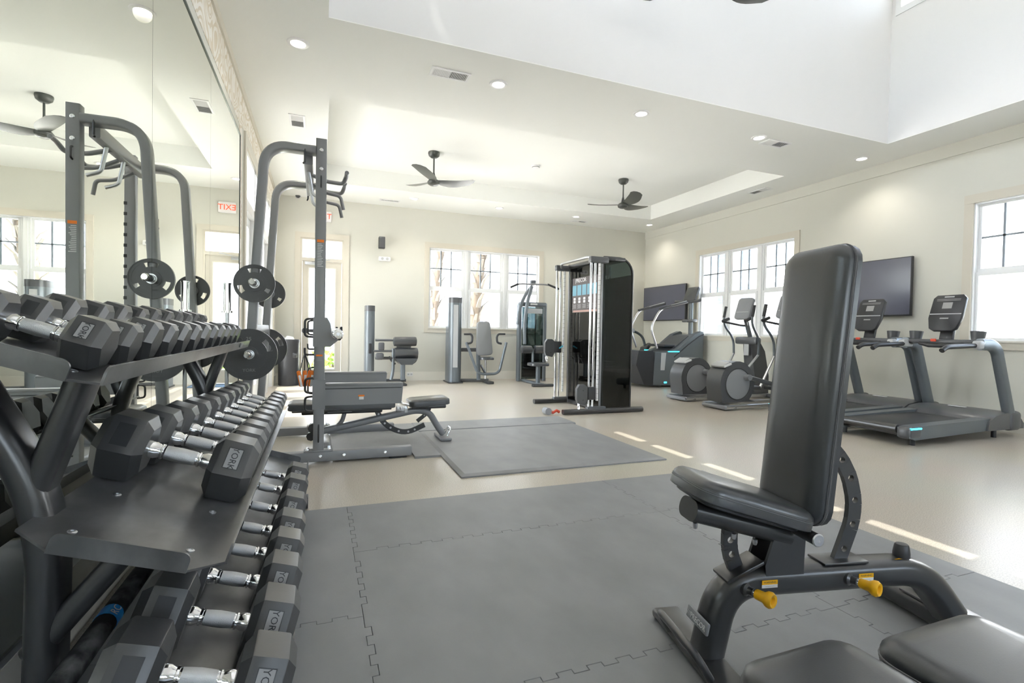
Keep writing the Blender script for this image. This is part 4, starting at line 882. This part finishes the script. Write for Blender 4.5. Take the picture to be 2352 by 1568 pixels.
# enclosure sides with a rounded rear top
for y, nm in ((N_, 'side_panel'), (Fm, 'side_panel')):
    r = .20; pl = [(0, .05), (D, .05), (D, TOP-r)]+[(D-r+r*math.cos(R(a)), TOP-r+r*math.sin(R(a))) for a in range(15, 91, 15)]+[(0, TOP)]
    p = G().prism(pl, (0, y, 0), (1, 0, 0), (0, 0, 1), .010).build(nm, 'smoked', t, 0)
    pl2 = pl; G().sweep([(a, y, b) for a, b in pl[1:]], rectprof(.022, .03, .005, 1), up=(0, 1, 0)).build('edge_frame', 'frame_black', p)
    G().prism([(0, .05), (D, .05), (D, .55), (0, .55)], (0, y+(.008 if y < 0 else -.008), 0), (1, 0, 0), (0, 0, 1), .006).build('kick_panel', 'frame_black', p, 0)
    col(y+(.028 if y < 0 else -.028), t)
G().box(D-.006, D, N_, Fm, .05, TOP-.2).build('rear_panel', 'smoked', t, 0)
fp = G().box(-.004, .002, N_+.05, Fm-.05, .06, TOP-.06).build('front_panel', 'smoked', t, 0)
G().rbox((D*.35, 0, TOP-.02), (D*.75, Fm-N_+.04, .05), .012).build('top_cap', 'frame_black', t)
G().rbox((D*.5, 0, .045), (D, Fm-N_, .06), .01).build('base_box', 'frame_black', t)
for y in (-.22, .22):                                            # weight stacks behind the smoked panels
    w = None
    for k in range(18):
        if w is None: w = G().rbox((0, 0, 0), (.13, .22, .027), .003).build('weight', 'cast_iron', t); b = w
        else: b = w.copy(); COL.objects.link(b)
        b.location = (D*.5, y, .11+.030*k)
    for dy in (-.06, .06): G().cyl((D*.5, y+dy, .08), (D*.5, y+dy, TOP-.08), .010, 10).build('stack_rod', 'chrome', t)
    G().cyl((D*.5, y, .60), (D*.5, y, TOP-.15), .004, 6).build('stack_cable', 'frame_black', t); G().cyl((D*.5, y-.012, TOP-.15), (D*.5, y+.012, TOP-.15), .05, 20).build('pulley_wheel', 'light_plastic', t)
# placard on the front panel
pc = G().box(-.0075, -.0045, -.36, .33, 1.27, 1.74).build('placard', 'placard', t, 0); Mx = lambda y, z: frameM((-.0085, y, z), (0, -1, 0), (0, 0, 1))
text('lettering', '|PRECOR', .075, 'label_white', Mx(.10, 1.70), pc, .0004)
for k in range(5):
    yy = .27-.135*k; G().box(-.0085, -.0075, yy-.055, yy+.055, 1.50, 1.64).build('picture', 'picture_blue', pc, 0)
    for z in (1.455, 1.415): G().box(-.0085, -.0075, yy-.035, yy+.02, z-.016, z+.016).build('pictogram', 'label_white', pc, 0)
    g = G()
    for z in range(5): g.box(-.0085, -.0075, yy-.05, yy+.05-.02*(z % 2), 1.375-.012*z, 1.380-.012*z)
    g.build('instruction_text', 'label_grey', pc, 0)
G().box(-.0085, -.0075, -.33, .30, 1.275, 1.300).build('caution_strip', 'caution_red', pc, 0)
for y, hz, s in ((N_-.01, .235, -1), (Fm, .77, 1)):
    x = -.155
    for dx in (-.028, .028): G().cyl((x+dx, y, .07), (x+dx, y, TOP-.07), .013, 14).build('guide_rod', 'chrome', t)
    st = G().box(-.075, -.058, y-.018, y+.012, .16, TOP-.08).build('height_scale', 'label_white', t, 0); g = G()
    for k in range(30): g.box(-.0755, -.0575, y-.0185, y+.0125, .19+.058*k, .194+.058*k)
    g.build('scale_mark', 'label_grey', st, 0)
    G().rbox((-.08, y, TOP-.045), (.26, .075, .08), .018).build('head_block', 'grey_plastic', t); G().rbox((-.08, y, .065), (.26, .07, .05), .012).build('foot_block', 'grey_plastic', t)
    c = G().rbox((x, y, hz+.02), (.10, .075, .16), .012).build('carriage', 'black_plastic', t)
    pg = G().prism([(-.065, -.10), (.03, -.12), (.06, -.06), (.06, .10), (.02, .13), (-.05, .13), (-.085, .08), (-.085, -.05)], (x-.115, y, hz), (1, 0, 0), (0, 0, 1), .05).build('pulley_guard', 'grey_plastic', t)
    bolts([(x-.115, y-.025, hz+dz) for dz in (-.06, .06)], (0, -1, 0), 'frame_black', pg, .008, .004)
    G().rbox((x+.04, y+s*-.03, hz+.02), (.075, .025, .022), .009, rot=Matrix.Rotation(R(-30), 3, 'Y')).build('release_lever', 'cyan_plastic', c)
    G().tube(fillet([(x-.16, y, hz-.08), (x-.185, y-.01, hz-.14), (x-.16, y-.01, hz-.20), (x-.15, y, hz-.13), (x-.16, y, hz-.08)], .03, 4), .006, 6).build('carabiner', 'chrome', t)
    G().sweep([(-.53 if s < 0 else -.50, y, .035), (.60, y, .035)], rectprof(.075, .06, .026, 4), up=(0, 0, 1)).build('base_rail', 'frame_black', t)
G().tube(fillet([(-.12, N_, TOP-.02), (-.17, N_+.10, TOP-.0), (-.17, Fm-.10, TOP-.0), (-.12, Fm, TOP-.06)], .08, 6), .018, 10).build('pull_up_bar', 'steel', t)
t = thing('pull_handle_strap', 'grey and red handle on the floor at the cable machine foot', 'cable handle', (2.605, 5.50, 0))
G().cyl((-.03, -.05, .045), (-.03, .05, .045), .043, 18).build('grip_end', 'mid_plastic', t); G().tube([(.0, 0, .04), (.06, .01, .02), (.10, .0, .045), (.14, .01, .025)], .018, 8).build('strap', 'red', t)

# ================================================================== SELECTORIZED MACHINES along the far wall
def tower(t, x, y, z, w, d, mat_='frame_slate'):
    g = G(); g.sweep([(x, y, .02), (x, y, z-.10)], rectprof(w, d, min(w, d)*.42, 6), up=(0, 1, 0)); o = g.build('weight_tower', mat_, t)
    g = G(); g.sweep([(x, y, z-.10), (x, y, z)], rectprof(w*1.03, d*1.03, min(w, d)*.43, 6), up=(0, 1, 0)); g.build('tower_cap', 'grey_plastic', o)
    G().rbox((x, y, .012), (w*1.1, d*1.15, .024), .008).build('tower_foot', 'black_plastic', o); return o
def mk(u, v, y, o): p = PY(u, v, y); return Vector((p.x-o.x, y-o.y, p.z))
# leg machine
o = Vector((1.0, 9.25, 0)); t = thing('leg_machine', 'slate grey leg curl machine with two black roller pads', 'leg machine', o); yp = 9.2
b = mk(847, 870, 9.45, o); top = mk(847, 702, 9.45, o); tower(t, b.x, .2, top.z, .165, .34); tower_x = b.x
f = lambda u, v, y=9.15: mk(u, v, y, o)
for nm, p0, p1, r in (('roller_pad', (903, 784), (957, 784), .085), ('roller_pad', (905, 811), (960, 811), .10)):
    a, c = f(*p0), f(*p1); G().lathe([(r*.55, 0), (r*.93, .012), (r, .03), (r, (c-a).length-.03), (r*.93, (c-a).length-.012), (r*.55, (c-a).length)], a, (c-a), 20).build(nm, 'upholstery', t)
a, c = f(862, 781), f(905, 781); arm = G().tube([a, c], .022, 10).build('roller_arm', 'grey_plastic', t)
G().tube([f(858, 806), f(905, 806)], .020, 10).build('roller_arm', 'grey_plastic', t)
G().prism([((f(u, v).x), f(u, v).z) for u, v in ((905, 822), (956, 822), (944, 836), (918, 836))], (0, -.1, 0), (1, 0, 0), (0, 0, 1), .34).build('seat_pad', 'upholstery', t)
G().prism([((f(u, v).x), f(u, v).z) for u, v in ((912, 776), (950, 776), (946, 800), (914, 800))], (0, .05, 0), (1, 0, 0), (0, 0, 1), .06).build('back_pad', 'upholstery', t)
G().sweep([f(925, 836), f(925, 872)], rectprof(.085, .06, .02, 4), up=(0, 1, 0)).build('seat_post', 'frame_slate', t)
G().sweep([f(842, 873, 9.25), f(932, 873, 9.25)], rectprof(.06, .05, .01, 2), up=(0, 0, 1)).build('base_rail', 'frame_black', t); G().rbox((f(925, 873).x, -.1, .02), (.08, .5, .04), .012).build('foot', 'frame_black', t)
G().tube(fillet([f(903, 800), f(903, 850), f(898, 872)], .1, 5), .028, 10).build('front_strut', 'frame_slate', t)
g = G(); g.rbox(f(876, 795), (.10, .08, .14), .02); g.rbox(f(872, 818), (.14, .10, .12), .03); g.build('cam_housing', 'grey_plastic', t)
G().tube(fillet([f(862, 822), f(905, 822), f(920, 833)], .05, 4), .026, 8).build('link_arm', 'frame_black', t)
for pp in (((945, 836), (955, 830), (959, 818)), ((908, 836), (898, 828), (894, 818))): G().tube(fillet([f(*q) for q in pp], .05, 4), .016, 8).build('hand_grip', 'frame_black', t)
G().rbox(f(850, 800, 9.22), (.05, .03, .18), .01).build('selector_knob', 'black_plastic', t)
# chest press
o = Vector((2.65, 9.2, 0)); t = thing('chest_press', 'slate chest press with a tall grey back pad and swing arms', 'chest press machine', o); f = lambda u, v, y=9.1: mk(u, v, y, o)
b = f(1040, 878, 9.4); top = f(1040, 684, 9.4); tower(t, b.x, .2, top.z, .25, .42)
G().box(b.x-.06, b.x+.03, -.02, -.012, .3, top.z-.14).build('stack_window', 'light_plastic', t, 0)
c0, c1 = f(1109, 738), f(1112, 816); L = (c0-c1).length; M = frameM((c0+c1)/2, (c0-c1), (1, 0, 0))
if (M.to_3x3() @ Vector((0, 0, 1))).y > 0: M = frameM((c0+c1)/2, (c0-c1), (-1, 0, 0))
G().pad(L, .29, .06, .07, M, edge=.02, taper=.25).build('back_pad', 'upholstery_grey', t)
s = f(1116, 822); G().pad(.27, .30, .05, .08, Matrix.Translation((s.x, -.10, s.z-.03)), edge=.015).build('seat_pad', 'upholstery', t)
G().cyl((s.x, -.08, .06), (s.x, -.08, s.z-.02), .022, 12).build('seat_post', 'chrome', t)
for s_, hp in ((-1, ((1071, 786), (1095, 852), (1104, 858), (1118, 859))), (1, ((1163, 786), (1147, 852), (1138, 858), (1118, 859)))):
    G().tube(fillet([f(*q, 9.02) for q in hp], .12, 6), .026, 12).build('press_arm', 'frame_slate', t)
hh = ((1066, 767), (1082, 767), (1085, 773), (1084, 787), (1074, 789)); G().tube(fillet([f(*q, 9.0) for q in hh], .05, 5), .02, 10).build('hand_grip', 'black_plastic', t)
hh = ((1160, 767), (1145, 767), (1141, 773), (1142, 787), (1152, 789)); G().tube(fillet([f(*q, 9.0) for q in hh], .05, 5), .02, 10).build('hand_grip', 'black_plastic', t)
G().sweep([f(1056, 873, 9.3), f(1122, 873, 9.1)], rectprof(.07, .06, .012, 2), up=(0, 0, 1)).build('base_rail', 'frame_black', t); G().rbox((f(1120, 873).x, -.12, .025), (.13, .36, .05), .014).build('foot', 'frame_black', t)
G().sweep([f(1099, 872), f(1098, 800), f(1104, 790)], rectprof(.07, .06, .012, 2), up=(0, 1, 0)).build('back_post', 'frame_slate', t)
G().sweep([f(1056, 803, 9.3), f(1098, 803, 9.2)], rectprof(.06, .07, .012, 2), up=(0, 0, 1)).build('link_beam', 'frame_black', t)
G().tube([f(1104, 838), f(1116, 860)], .02, 8).build('strut', 'frame_black', t)
# lat pulldown
o = Vector((4.0, 9.2, 0)); t = thing('lat_pulldown', 'slate lat pulldown machine with a wide overhead bar', 'lat pulldown machine', o); f = lambda u, v, y=9.3: mk(u, v, y, o)
a, b = f(1192, 872), f(1250, 697)
for u in (1190, 1247): p = f(u, 870); q = f(u, 697); G().sweep([(p.x, p.y, .01), (p.x, q.y, q.z)], rectprof(.075, .11, .02, 3), up=(0, 1, 0)).build('tower_post', 'frame_slate', t)
G().rbox(((a.x+b.x)/2, .1, b.z-.03), (b.x-a.x+.05, .14, .09), .02).build('tower_cap', 'frame_slate', t); G().rbox(((a.x+b.x)/2, .02, b.z-.025), (.15, .01, .03), .004).build('badge', 'label_white', t)
G().box(a.x+.03, b.x-.03, .06, .07, .05, b.z-.08).build('shroud', 'smoked', t, 0); w = None
for k in range(16):
    if w is None: w = G().rbox((0, 0, 0), (b.x-a.x-.18, .10, .030), .003).build('weight', 'cast_iron', t); bb_ = w
    else: bb_ = w.copy(); COL.objects.link(bb_)
    bb_.location = ((a.x+b.x)/2, .14, .10+.034*k)
for dx in (-.09, .09): G().cyl(((a.x+b.x)/2+dx, .14, .05), ((a.x+b.x)/2+dx, .14, b.z-.05), .011, 10).build('stack_rod', 'chrome', t)
G().rbox(((a.x+b.x)/2, .05, b.z-.16), (b.x-a.x-.12, .008, .10), .002).build('instruction_card', 'light_plastic', t)
for hp, yy in ((((1189, 745), (1192, 715), (1204, 680), (1222, 657)), 9.2), (((1205, 790), (1204, 740), (1212, 690), (1222, 657)), 9.05)):
    G().tube(fillet([f(*q, yy) for q in hp], .3, 8), .034, 12).build('boom', 'frame_slate', t)
pu = f(1224, 650, 9.1); G().cyl(pu+Vector((0, -.03, 0)), pu+Vector((0, .03, 0)), .05, 18).rbox(pu+Vector((0, 0, .03)), (.1, .09, .05), .012).build('pulley', 'frame_slate', t)
bar = G().tube(fillet([f(*q, 9.0) for q in ((1172, 660), (1192, 651), (1224, 653), (1258, 653), (1284, 664))], .12, 5), .016, 10).build('lat_bar', 'frame_grey', t)
for q in (((1172, 660), (1190, 652)), ((1258, 653), (1283, 663.5))): G().tube([f(*q[0], 9.0), f(*q[1], 9.0)], .02, 10).build('bar_grip', 'black_plastic', bar)
for u0, u1 in ((1197, 1221), (1227, 1250)):
    a2, c2 = f(u0, 802, 8.9), f(u1, 802, 8.9); l = (c2-a2).length; G().lathe([(.04, 0), (.075, .015), (.08, .04), (.08, l-.04), (.075, l-.015), (.04, l)], a2, c2-a2, 18).build('knee_roller', 'upholstery', t)
k = f(1224, 802, 8.9); G().cyl(k+Vector((-.15, 0, 0)), k+Vector((.15, 0, 0)), .016, 8).cyl(k, (k.x, k.y, .35), .022, 10).build('roller_post', 'frame_slate', t)
s = f(1236, 836, 8.55); G().pad(.36, .32, .055, .08, Matrix.Translation((s.x, s.y, s.z-.03)), edge=.015).build('seat_pad', 'upholstery', t); G().sweep([(s.x, s.y, .05), (s.x, s.y, s.z-.03)], rectprof(.07, .07, .015, 3), up=(0, 1, 0)).build('seat_post', 'frame_slate', t)
G().sweep([(s.x, s.y-.2, .03), (s.x, .1, .03)], rectprof(.08, .05, .012, 2), up=(0, 0, 1)).build('base_rail', 'frame_slate', t); G().rbox((s.x, s.y-.22, .025), (.42, .08, .05), .014).build('foot', 'frame_black', t)
G().cyl((pu.x, pu.y, pu.z-.04), (f(1224, 653, 9.0).x, pu.y-.08, f(1224, 653, 9.0).z+.01), .005, 6).build('pull_cable', 'frame_black', t)
# ================================================================== TREADMILLS
def treadmill(loc, label):
    t = thing('treadmill', label, 'treadmill', loc, 0, 'treadmills facing the right wall')
    W = .385
    for s in (-1, 1):
        sr = G().prism([(.02, .085), (.10, .06), (1.60, .10), (1.60, .215), (.10, .185), (.02, .17)], (0, s*(W-.055), 0), (1, 0, 0), (0, 0, 1), .11).build('side_rail', 'frame_slate', t, 0)
        G().rbox((.10, s*(W-.055), .125), (.19, .122, .115), .035, 3).build('rear_cap', 'grey_plastic', sr)
        G().rbox((.105, s*(W-.010), .166), (.155, .036, .016), .006).build('light_strip', 'cyan_light', sr)
        G().cyl((.16, s*(W-.06), 0), (.16, s*(W-.06), .07), .022, 12).cyl((1.45, s*(W-.06), 0), (1.45, s*(W-.06), .1), .022, 12).build('leveling_foot', 'black_plastic', sr)
    G().rbox((.82, 0, .165), (1.56, 2*(W-.11), .032), .012).build('running_belt', 'black_plastic', t)
    G().cyl((.045, -(W-.12), .15), (.045, W-.12, .15), .04, 16).build('rear_roller', 'frame_black', t)
    G().rbox((.85, 0, .11), (1.5, 2*(W-.12), .06), .01).build('deck', 'frame_black', t)
    g = G(); rings = []
    for y, k in ((-.40, .80), (-.30, .96), (-.15, 1), (.15, 1), (.30, .96), (.40, .80)):
        rings.append([(1.20, y, .12), (1.22, y, .175+.01*k), (1.33, y, .185+.065*k), (1.50, y, .185+.09*k), (1.72, y, .185+.07*k), (1.82, y, .14), (1.82, y, .09), (1.20, y, .09)])
    g.loft(rings); h = g.build('motor_cover', 'grey_plastic', t, 50); G().rbox((1.45, 0, .275), (.035, .16, .006), .002).build('badge', 'label_white', h)
    text('lettering', '////  |||', .06, 'label_grey', frameM((1.05, .1, .1825), (0, -1, 0), (1, 0, 0)), t, .0003)
    for s in (-1, 1):
        u = G().sweep(fillet([(1.66, s*(W-.02), .12), (1.36, s*(W-.02), .90), (1.28, s*(W-.03), .955), (1.12, s*(W-.04), .955)], .10, 6), rectprof(.12, .075, .03, 4), up=(0, 1, 0)).build('upright', 'frame_slate', t)
        G().rbox((1.66, s*(W-.02), .17), (.20, .10, .20), .04, 3).build('upright_foot', 'grey_plastic', u)
        G().rbox((1.13, s*(W-.04), .95), (.16, .075, .085), .02).build('arm_cap', 'light_plastic', u)
        G().tube(fillet([(1.14, s*(W-.05), .945), (.62, s*(W-.06), .925), (.55, s*(W-.06), .89)], .04, 4), .024, 10).build('hand_rail', 'black_plastic', t)
        G().lathe([(.05, 0), (.065, .10), (.06, .10), (.046, .012), (0, .012)], (1.20, s*(W-.10), .985), (.1, 0, 1), 14).build('cup_holder', 'grey_plastic', t)
    G().rbox((1.20, 0, .975), (.16, 2*(W-.04), .05), .018).build('console_shelf', 'grey_plastic', t)
    G().tube([(1.13, -.2, .955), (1.10, -.1, .93), (1.10, .1, .93), (1.13, .2, .955)], .02, 8).build('pulse_grip', 'black_plastic', t)
    G().rbox((1.235, 0, 1.06), (.05, .13, .18), .02, rot=Matrix.Rotation(R(14), 3, 'Y')).build('console_neck', 'black_plastic', t)
    G().rbox((1.09, .05, .99), (.02, .05, .03), .006).build('stop_clip', 'red', t)
    M = Matrix.Translation((1.21, 0, 1.28)) @ Matrix.Rotation(R(20), 4, 'Y') @ Matrix.Rotation(R(-90), 4, 'Y')
    def ring(k, z): return [M @ Vector((a, b, z)) for a, b in [(-.205*k, -.085*k), (-.18*k, -.125*k), (-.06*k, -.155*k), (.17*k, -.150*k), (.205*k, -.12*k), (.205*k, .12*k), (.17*k, .150*k), (-.06*k, .155*k), (-.18*k, .125*k), (-.205*k, .085*k)]]
    c = G().loft([ring(.80, -.05), ring(1, -.02), ring(1, .012), ring(.95, .02)]).build('console', 'black_plastic', t, 50)
    def onm(a0, a1, b0, b1, mt_, nm): g = G(); g.add([M @ Vector(p) for p in ((a0, b0, .0215), (a1, b0, .0215), (a1, b1, .0215), (a0, b1, .0215))], [(0, 1, 2, 3)]); g.build(nm, mt_, c, 0)
    onm(.045, .115, -.045, .045, 'label_grey', 'display'); onm(-.022, -.012, -.145, .145, 'light_plastic', 'console_bar'); onm(.172, .186, -.045, .045, 'light_plastic', 'badge')
    for a in (.135, .150): onm(a, a+.006, -.11, .11, 'label_grey', 'button_row')
    onm(-.075, -.06, -.04, .04, 'label_grey', 'button_row')
treadmill((5.05, 3.365, 0), 'grey treadmill beside the right-hand window')
treadmill((5.12, 4.22, 0), 'grey treadmill below the television, beyond the other treadmill')

# ================================================================== ELLIPTICALS
def elliptical(loc, label):
    t = thing('elliptical', label, 'elliptical trainer', loc, 0, 'ellipticals facing the right wall'); HW = .135
    for s in (-1, 1):
        d = G().lathe([(0, .0), (.17, .004), (.222, -.006), (.232, -.02), (.232, -.05)], (.28, s*(HW+.005), .345), (0, s, 0), 40).build('drive_disc', 'mid_plastic', t)
        G().lathe([(.205, .005), (.212, .007), (.219, .002)], (.28, s*(HW+.005), .345), (0, s, 0), 40, cap=False).build('disc_groove', 'black_plastic', d)
        q = R(35 if s < 0 else 215); cx, cz = .28+.16*math.cos(q), .345+.16*math.sin(q)
        G().sweep([(cx, s*(HW+.055), cz), (1.02, s*(HW+.055), .30 if s < 0 else .24)], rectprof(.05, .06, .02, 4), up=(0, 0, 1)).build('pedal_arm', 'grey_plastic', t)
        G().cyl((cx, s*(HW), cz), (cx, s*(HW+.085), cz), .04, 18).build('crank_hub', 'mid_plastic', t)
        G().rbox((.86, s*.29, .30 if s < 0 else .24), (.42, .16, .05), .02).build('foot_pedal', 'black_plastic', t)
        G().cyl((1.02, s*(HW+.05), .30 if s < 0 else .24), (1.36, s*.25, .70), .018, 8).build('rocker_link', 'steel', t)
        G().tube(fillet([(1.36, s*.25, .70), (1.36, s*.26, .95), (1.16, s*.29, 1.18), (1.20, s*.29, 1.42)], .14, 6), .018, 10).build('moving_handle', 'frame_slate', t)
        G().tube([(1.175, s*.29, 1.29), (1.215, s*.29, 1.47)], .024, 10).build('handle_grip', 'black_plastic', t)
        G().sweep([(.02, s*.2, .05), (1.72, s*.14, .05)], rectprof(.05, .05, .012, 2), up=(0, 0, 1)).build('base_rail', 'steel', t)
    r = .30; pl = []
    for k in range(20): a = R(200-245*k/19); pl.append((.28+r*.98*math.cos(a), .345+r*math.sin(a)*1.02))
    pl += [(.60, .10), (.02, .10)]
    dr = G().prism(pl, (0, 0, 0), (1, 0, 0), (0, 0, 1), 2*HW).build('drive_housing', 'grey_plastic', t, 40)
    G().rbox((.10, -HW-.002, .60), (.13, .012, .03), .004, rot=Matrix.Rotation(R(-18), 3, 'Y')).build('badge', 'label_white', dr)
    G().rbox((.10, 0, .605), (.13, HW*2-.04, .03), .012, rot=Matrix.Rotation(R(-30), 3, 'Y')).build('housing_cap', 'light_plastic', dr)
    G().rbox((.10, 0, .04), (.22, .44, .05), .02).build('rear_foot', 'mid_plastic', t); G().rbox((1.70, 0, .04), (.12, .50, .055), .02).build('front_foot', 'grey_plastic', t)
    m = G().loft([[(x0, -w, z), (x1, -w, z), (x1, w, z), (x0, w, z)] for x0, x1, w, z in ((1.46, 1.76, .10, .06), (1.46, 1.76, .10, .35), (1.40, 1.68, .085, .75), (1.36, 1.54, .06, .98))]).build('mast_housing', 'grey_plastic', t, 40)
    G().rbox((1.40, 0, .92), (.12, .44, .12), .03).build('pivot_housing', 'grey_plastic', t); G().rbox((1.37, -.005, .78), (.02, .10, .20), .008).build('water_bottle_holder', 'light_plastic', m)
    G().sweep([(1.46, 0, .95), (1.33, 0, 1.30)], rectprof(.055, .07, .02, 3), up=(0, 1, 0)).build('mast', 'frame_slate', t)
    M = Matrix.Translation((1.31, 0, 1.43)) @ Matrix.Rotation(R(18), 4, 'Y') @ Matrix.Rotation(R(-90), 4, 'Y')
    c = G().pad(.36, .30, .05, .05, M @ Matrix.Translation((0, 0, -.025)), edge=.012).build('console', 'mid_plastic', t)
    G().pad(.20, .25, .006, .03, M @ Matrix.Translation((.05, 0, .024)), edge=.002, puff=0).build('display', 'grey_plastic', c); g = G(); g.add([M @ Vector(p) for p in ((-.07, -.13, .0315), (-.06, -.13, .0315), (-.06, .13, .0315), (-.07, .13, .0315))], [(0, 1, 2, 3)]); g.build('console_bar', 'light_plastic', c, 0)
    G().tube(fillet([(1.18, -.22, 1.25), (1.10, -.24, 1.22), (1.32, -.05, 1.16), (1.32, .05, 1.16), (1.10, .24, 1.22), (1.18, .22, 1.25)], .08, 6), .017, 10).build('fixed_handle', 'black_plastic', t)
    for s in (-1, 1): G().tube([(1.09, s*.235, 1.225), (1.22, s*.23, 1.27)], .024, 10).build('pulse_grip', 'black_plastic', t)
q = PY(1602, 862, 6.08); elliptical((q.x-.28, 6.22, 0), 'elliptical trainer with a round drive cover, beside the stair climber')
q = PY(1695, 879, 5.22); elliptical((q.x-.28, 5.36, 0), 'elliptical trainer with a round drive cover, beside the treadmills')

# ================================================================== STAIR CLIMBER
o = Vector((6.3, 8.12, 0)); t = thing('stair_climber', 'dark teal stair climber with blue lights and tall handrails', 'stair climber', o)
def f2(u, v, y=7.75): p = PY(u, v, y); return (min(p.x, 6.93)-o.x, p.z)
ys, ye = -.37, .37
hz = [(1540, 885), (1556, 812), (1580, 786), (1605, 770), (1618, 764), (1632, 768), (1635, 800), (1630, 850), (1622, 884)]
for s in (-1, 1):
    pl = [f2(*q) for q in ((1500, 884), (1505, 808), (1540, 808), (1560, 800), (1596, 768), (1612, 761), (1628, 764), (1634, 780), (1630, 850), (1622, 886))]
    sp = G().prism(pl, (0, s*.31, 0), (1, 0, 0), (0, 0, 1), .12).build('side_housing', 'frame_slate', t, 30)
    pa = [f2(*q) for q in ((1548, 820), (1580, 792), (1606, 772), (1624, 768))]; G().tube([(a, s*.372, b) for a, b in pa], .010, 6).build('housing_line', 'black_plastic', sp)
    pl = [f2(*q) for q in ((1519, 810), (1530, 810), (1526, 850), (1517, 850))]; G().prism(pl, (0, s*.372, 0), (1, 0, 0), (0, 0, 1), .006).build('accent_panel', 'light_plastic', sp, 0)
    a, b = f2(1535, 808), f2(1560, 808); G().box(a[0], b[0], s*.37-.01, s*.37+.01, a[1], a[1]+.014).build('light_strip', 'cyan_light', sp, 0)
    c = f2(1528, 878); G().rbox((c[0], s*.373, c[1]), (.06, .006, .03), .002).build('status_light', 'cyan_light', sp)
    hp = ((1512, 800), (1497, 752), (1520, 709), (1580, 692)); G().tube(fillet([Vector((f2(*q)[0], s*.33, f2(*q)[1])) for q in hp], .14, 6), .02, 10).build('handrail', 'steel', t)
    hp = ((1518, 710), (1582, 693)); G().tube([Vector((f2(*q)[0], s*.33, f2(*q)[1])) for q in hp], .026, 10).build('rail_grip', 'black_plastic', t)
pr = None
for k, (x, z) in enumerate(((-.62, .24), (-.44, .42), (-.26, .60), (-.08, .78))):
    b = G().rbox((x+.02, 0, z), (.24, .50, .05), .01).build('step', 'black_plastic', t); G().rbox((x+.12, 0, z-.09), (.02, .50, .16), .004).build('riser', 'grey_plastic', b)
pl = [f2(*q) for q in ((1468, 805), (1500, 806), (1520, 888), (1480, 884), (1462, 838))]; G().prism(pl, (0, 0, 0), (1, 0, 0), (0, 0, 1), .72).build('base_housing', 'black_plastic', t, 30)
pl = [f2(*q) for q in ((1545, 806), (1590, 772), (1612, 768), (1612, 884), (1545, 884))]; G().prism(pl, (0, 0, 0), (1, 0, 0), (0, 0, 1), .50).build('core_housing', 'grey_plastic', t, 30)
c0, c1 = f2(1605, 762, 8.12), f2(1596, 692, 8.12); G().sweep([(c0[0], 0, c0[1]-.1), (c1[0], 0, c1[1])], rectprof(.06, .09, .02, 3), up=(0, 1, 0)).build('console_mast', 'frame_slate', t)
tr = f2(1600, 737, 8.12); G().rbox((tr[0]-.03, 0, tr[1]), (.14, .30, .06), .018).build('accessory_tray', 'grey_plastic', t)
G().tube([(c1[0]-.10, -.36, c1[1]), (c1[0]-.04, -.2, c1[1]-.01), (c1[0]-.04, .2, c1[1]-.01), (c1[0]-.10, .36, c1[1])], .03, 10).build('console_shelf', 'grey_plastic', t)
M = Matrix.Translation((c1[0]+.0, 0, c1[1]+.14)) @ Matrix.Rotation(R(22), 4, 'Y') @ Matrix.Rotation(R(-90), 4, 'Y'); c = G().pad(.30, .34, .05, .04, M @ Matrix.Translation((0, 0, -.03)), edge=.012).build('console', 'grey_plastic', t)
G().pad(.22, .28, .006, .02, M @ Matrix.Translation((.01, 0, .018)), edge=.002, puff=0).build('display', 'mid_plastic', c)

# ================================================================== EXERCISE BIKE
o = Vector((5.75, 8.95, 0)); t = thing('exercise_bike', 'dark recumbent exercise bike behind the cable machine', 'exercise bike', o)
f3 = lambda u, v, y=8.85: Vector((PY(u, v, y).x-o.x, y-o.y, PY(u, v, y).z))
G().sweep([f3(1438, 845)+Vector((-.5, 0, 0)), f3(1475, 846)], rectprof(.10, .07, .02, 3), up=(0, 0, 1)).build('base_rail', 'frame_black', t)
for dx in (-.75, .35): G().rbox((dx, 0, .035), (.09, .55, .07), .02).build('foot', 'black_plastic', t)
G().rbox((-.72, -.08, .14), (.06, .06, .20), .01).rbox((.30, -.08, .14), (.06, .06, .20), .01).build('rail_post', 'frame_black', t)
G().sweep([f3(1492, 790), f3(1480, 800), f3(1474, 825), f3(1455, 833)], rectprof(.13, .22, .05, 4), up=(0, 1, 0), scl=[.5, .9, 1.2, .8]).build('drive_housing', 'frame_black', t)
G().tube(fillet([f3(1440, 762), f3(1458, 760), f3(1476, 772), f3(1482, 795)], .1, 6), .026, 10).build('handlebar', 'grey_plastic', t); G().rbox(f3(1443, 759), (.10, .34, .09), .02).build('console', 'mid_plastic', t)
G().cyl(f3(1455, 826)+Vector((0, -.22, 0)), f3(1455, 826)+Vector((0, .22, 0)), .02, 10).rbox(f3(1446, 822)+Vector((0, -.24, 0)), (.13, .10, .03), .01).rbox(f3(1462, 830)+Vector((0, .24, 0)), (.13, .10, .03), .01).build('pedals', 'black_plastic', t)
G().pad(.40, .42, .08, .08, Matrix.Translation((-.62, -.1, .40)), edge=.02).build('seat_pad', 'upholstery', t); G().pad(.55, .40, .07, .08, Matrix.Translation((-.84, -.1, .72)) @ Matrix.Rotation(R(-70), 4, 'Y'), edge=.02).build('back_pad', 'upholstery', t)
G().sweep([(-.62, -.1, .12), (-.66, -.1, .41)], rectprof(.07, .09, .02, 3), up=(0, 1, 0)).build('seat_post', 'frame_black', t)
G().tube([f3(1452, 832), f3(1470, 800)], .006, 6).build('cable', 'steel', t)
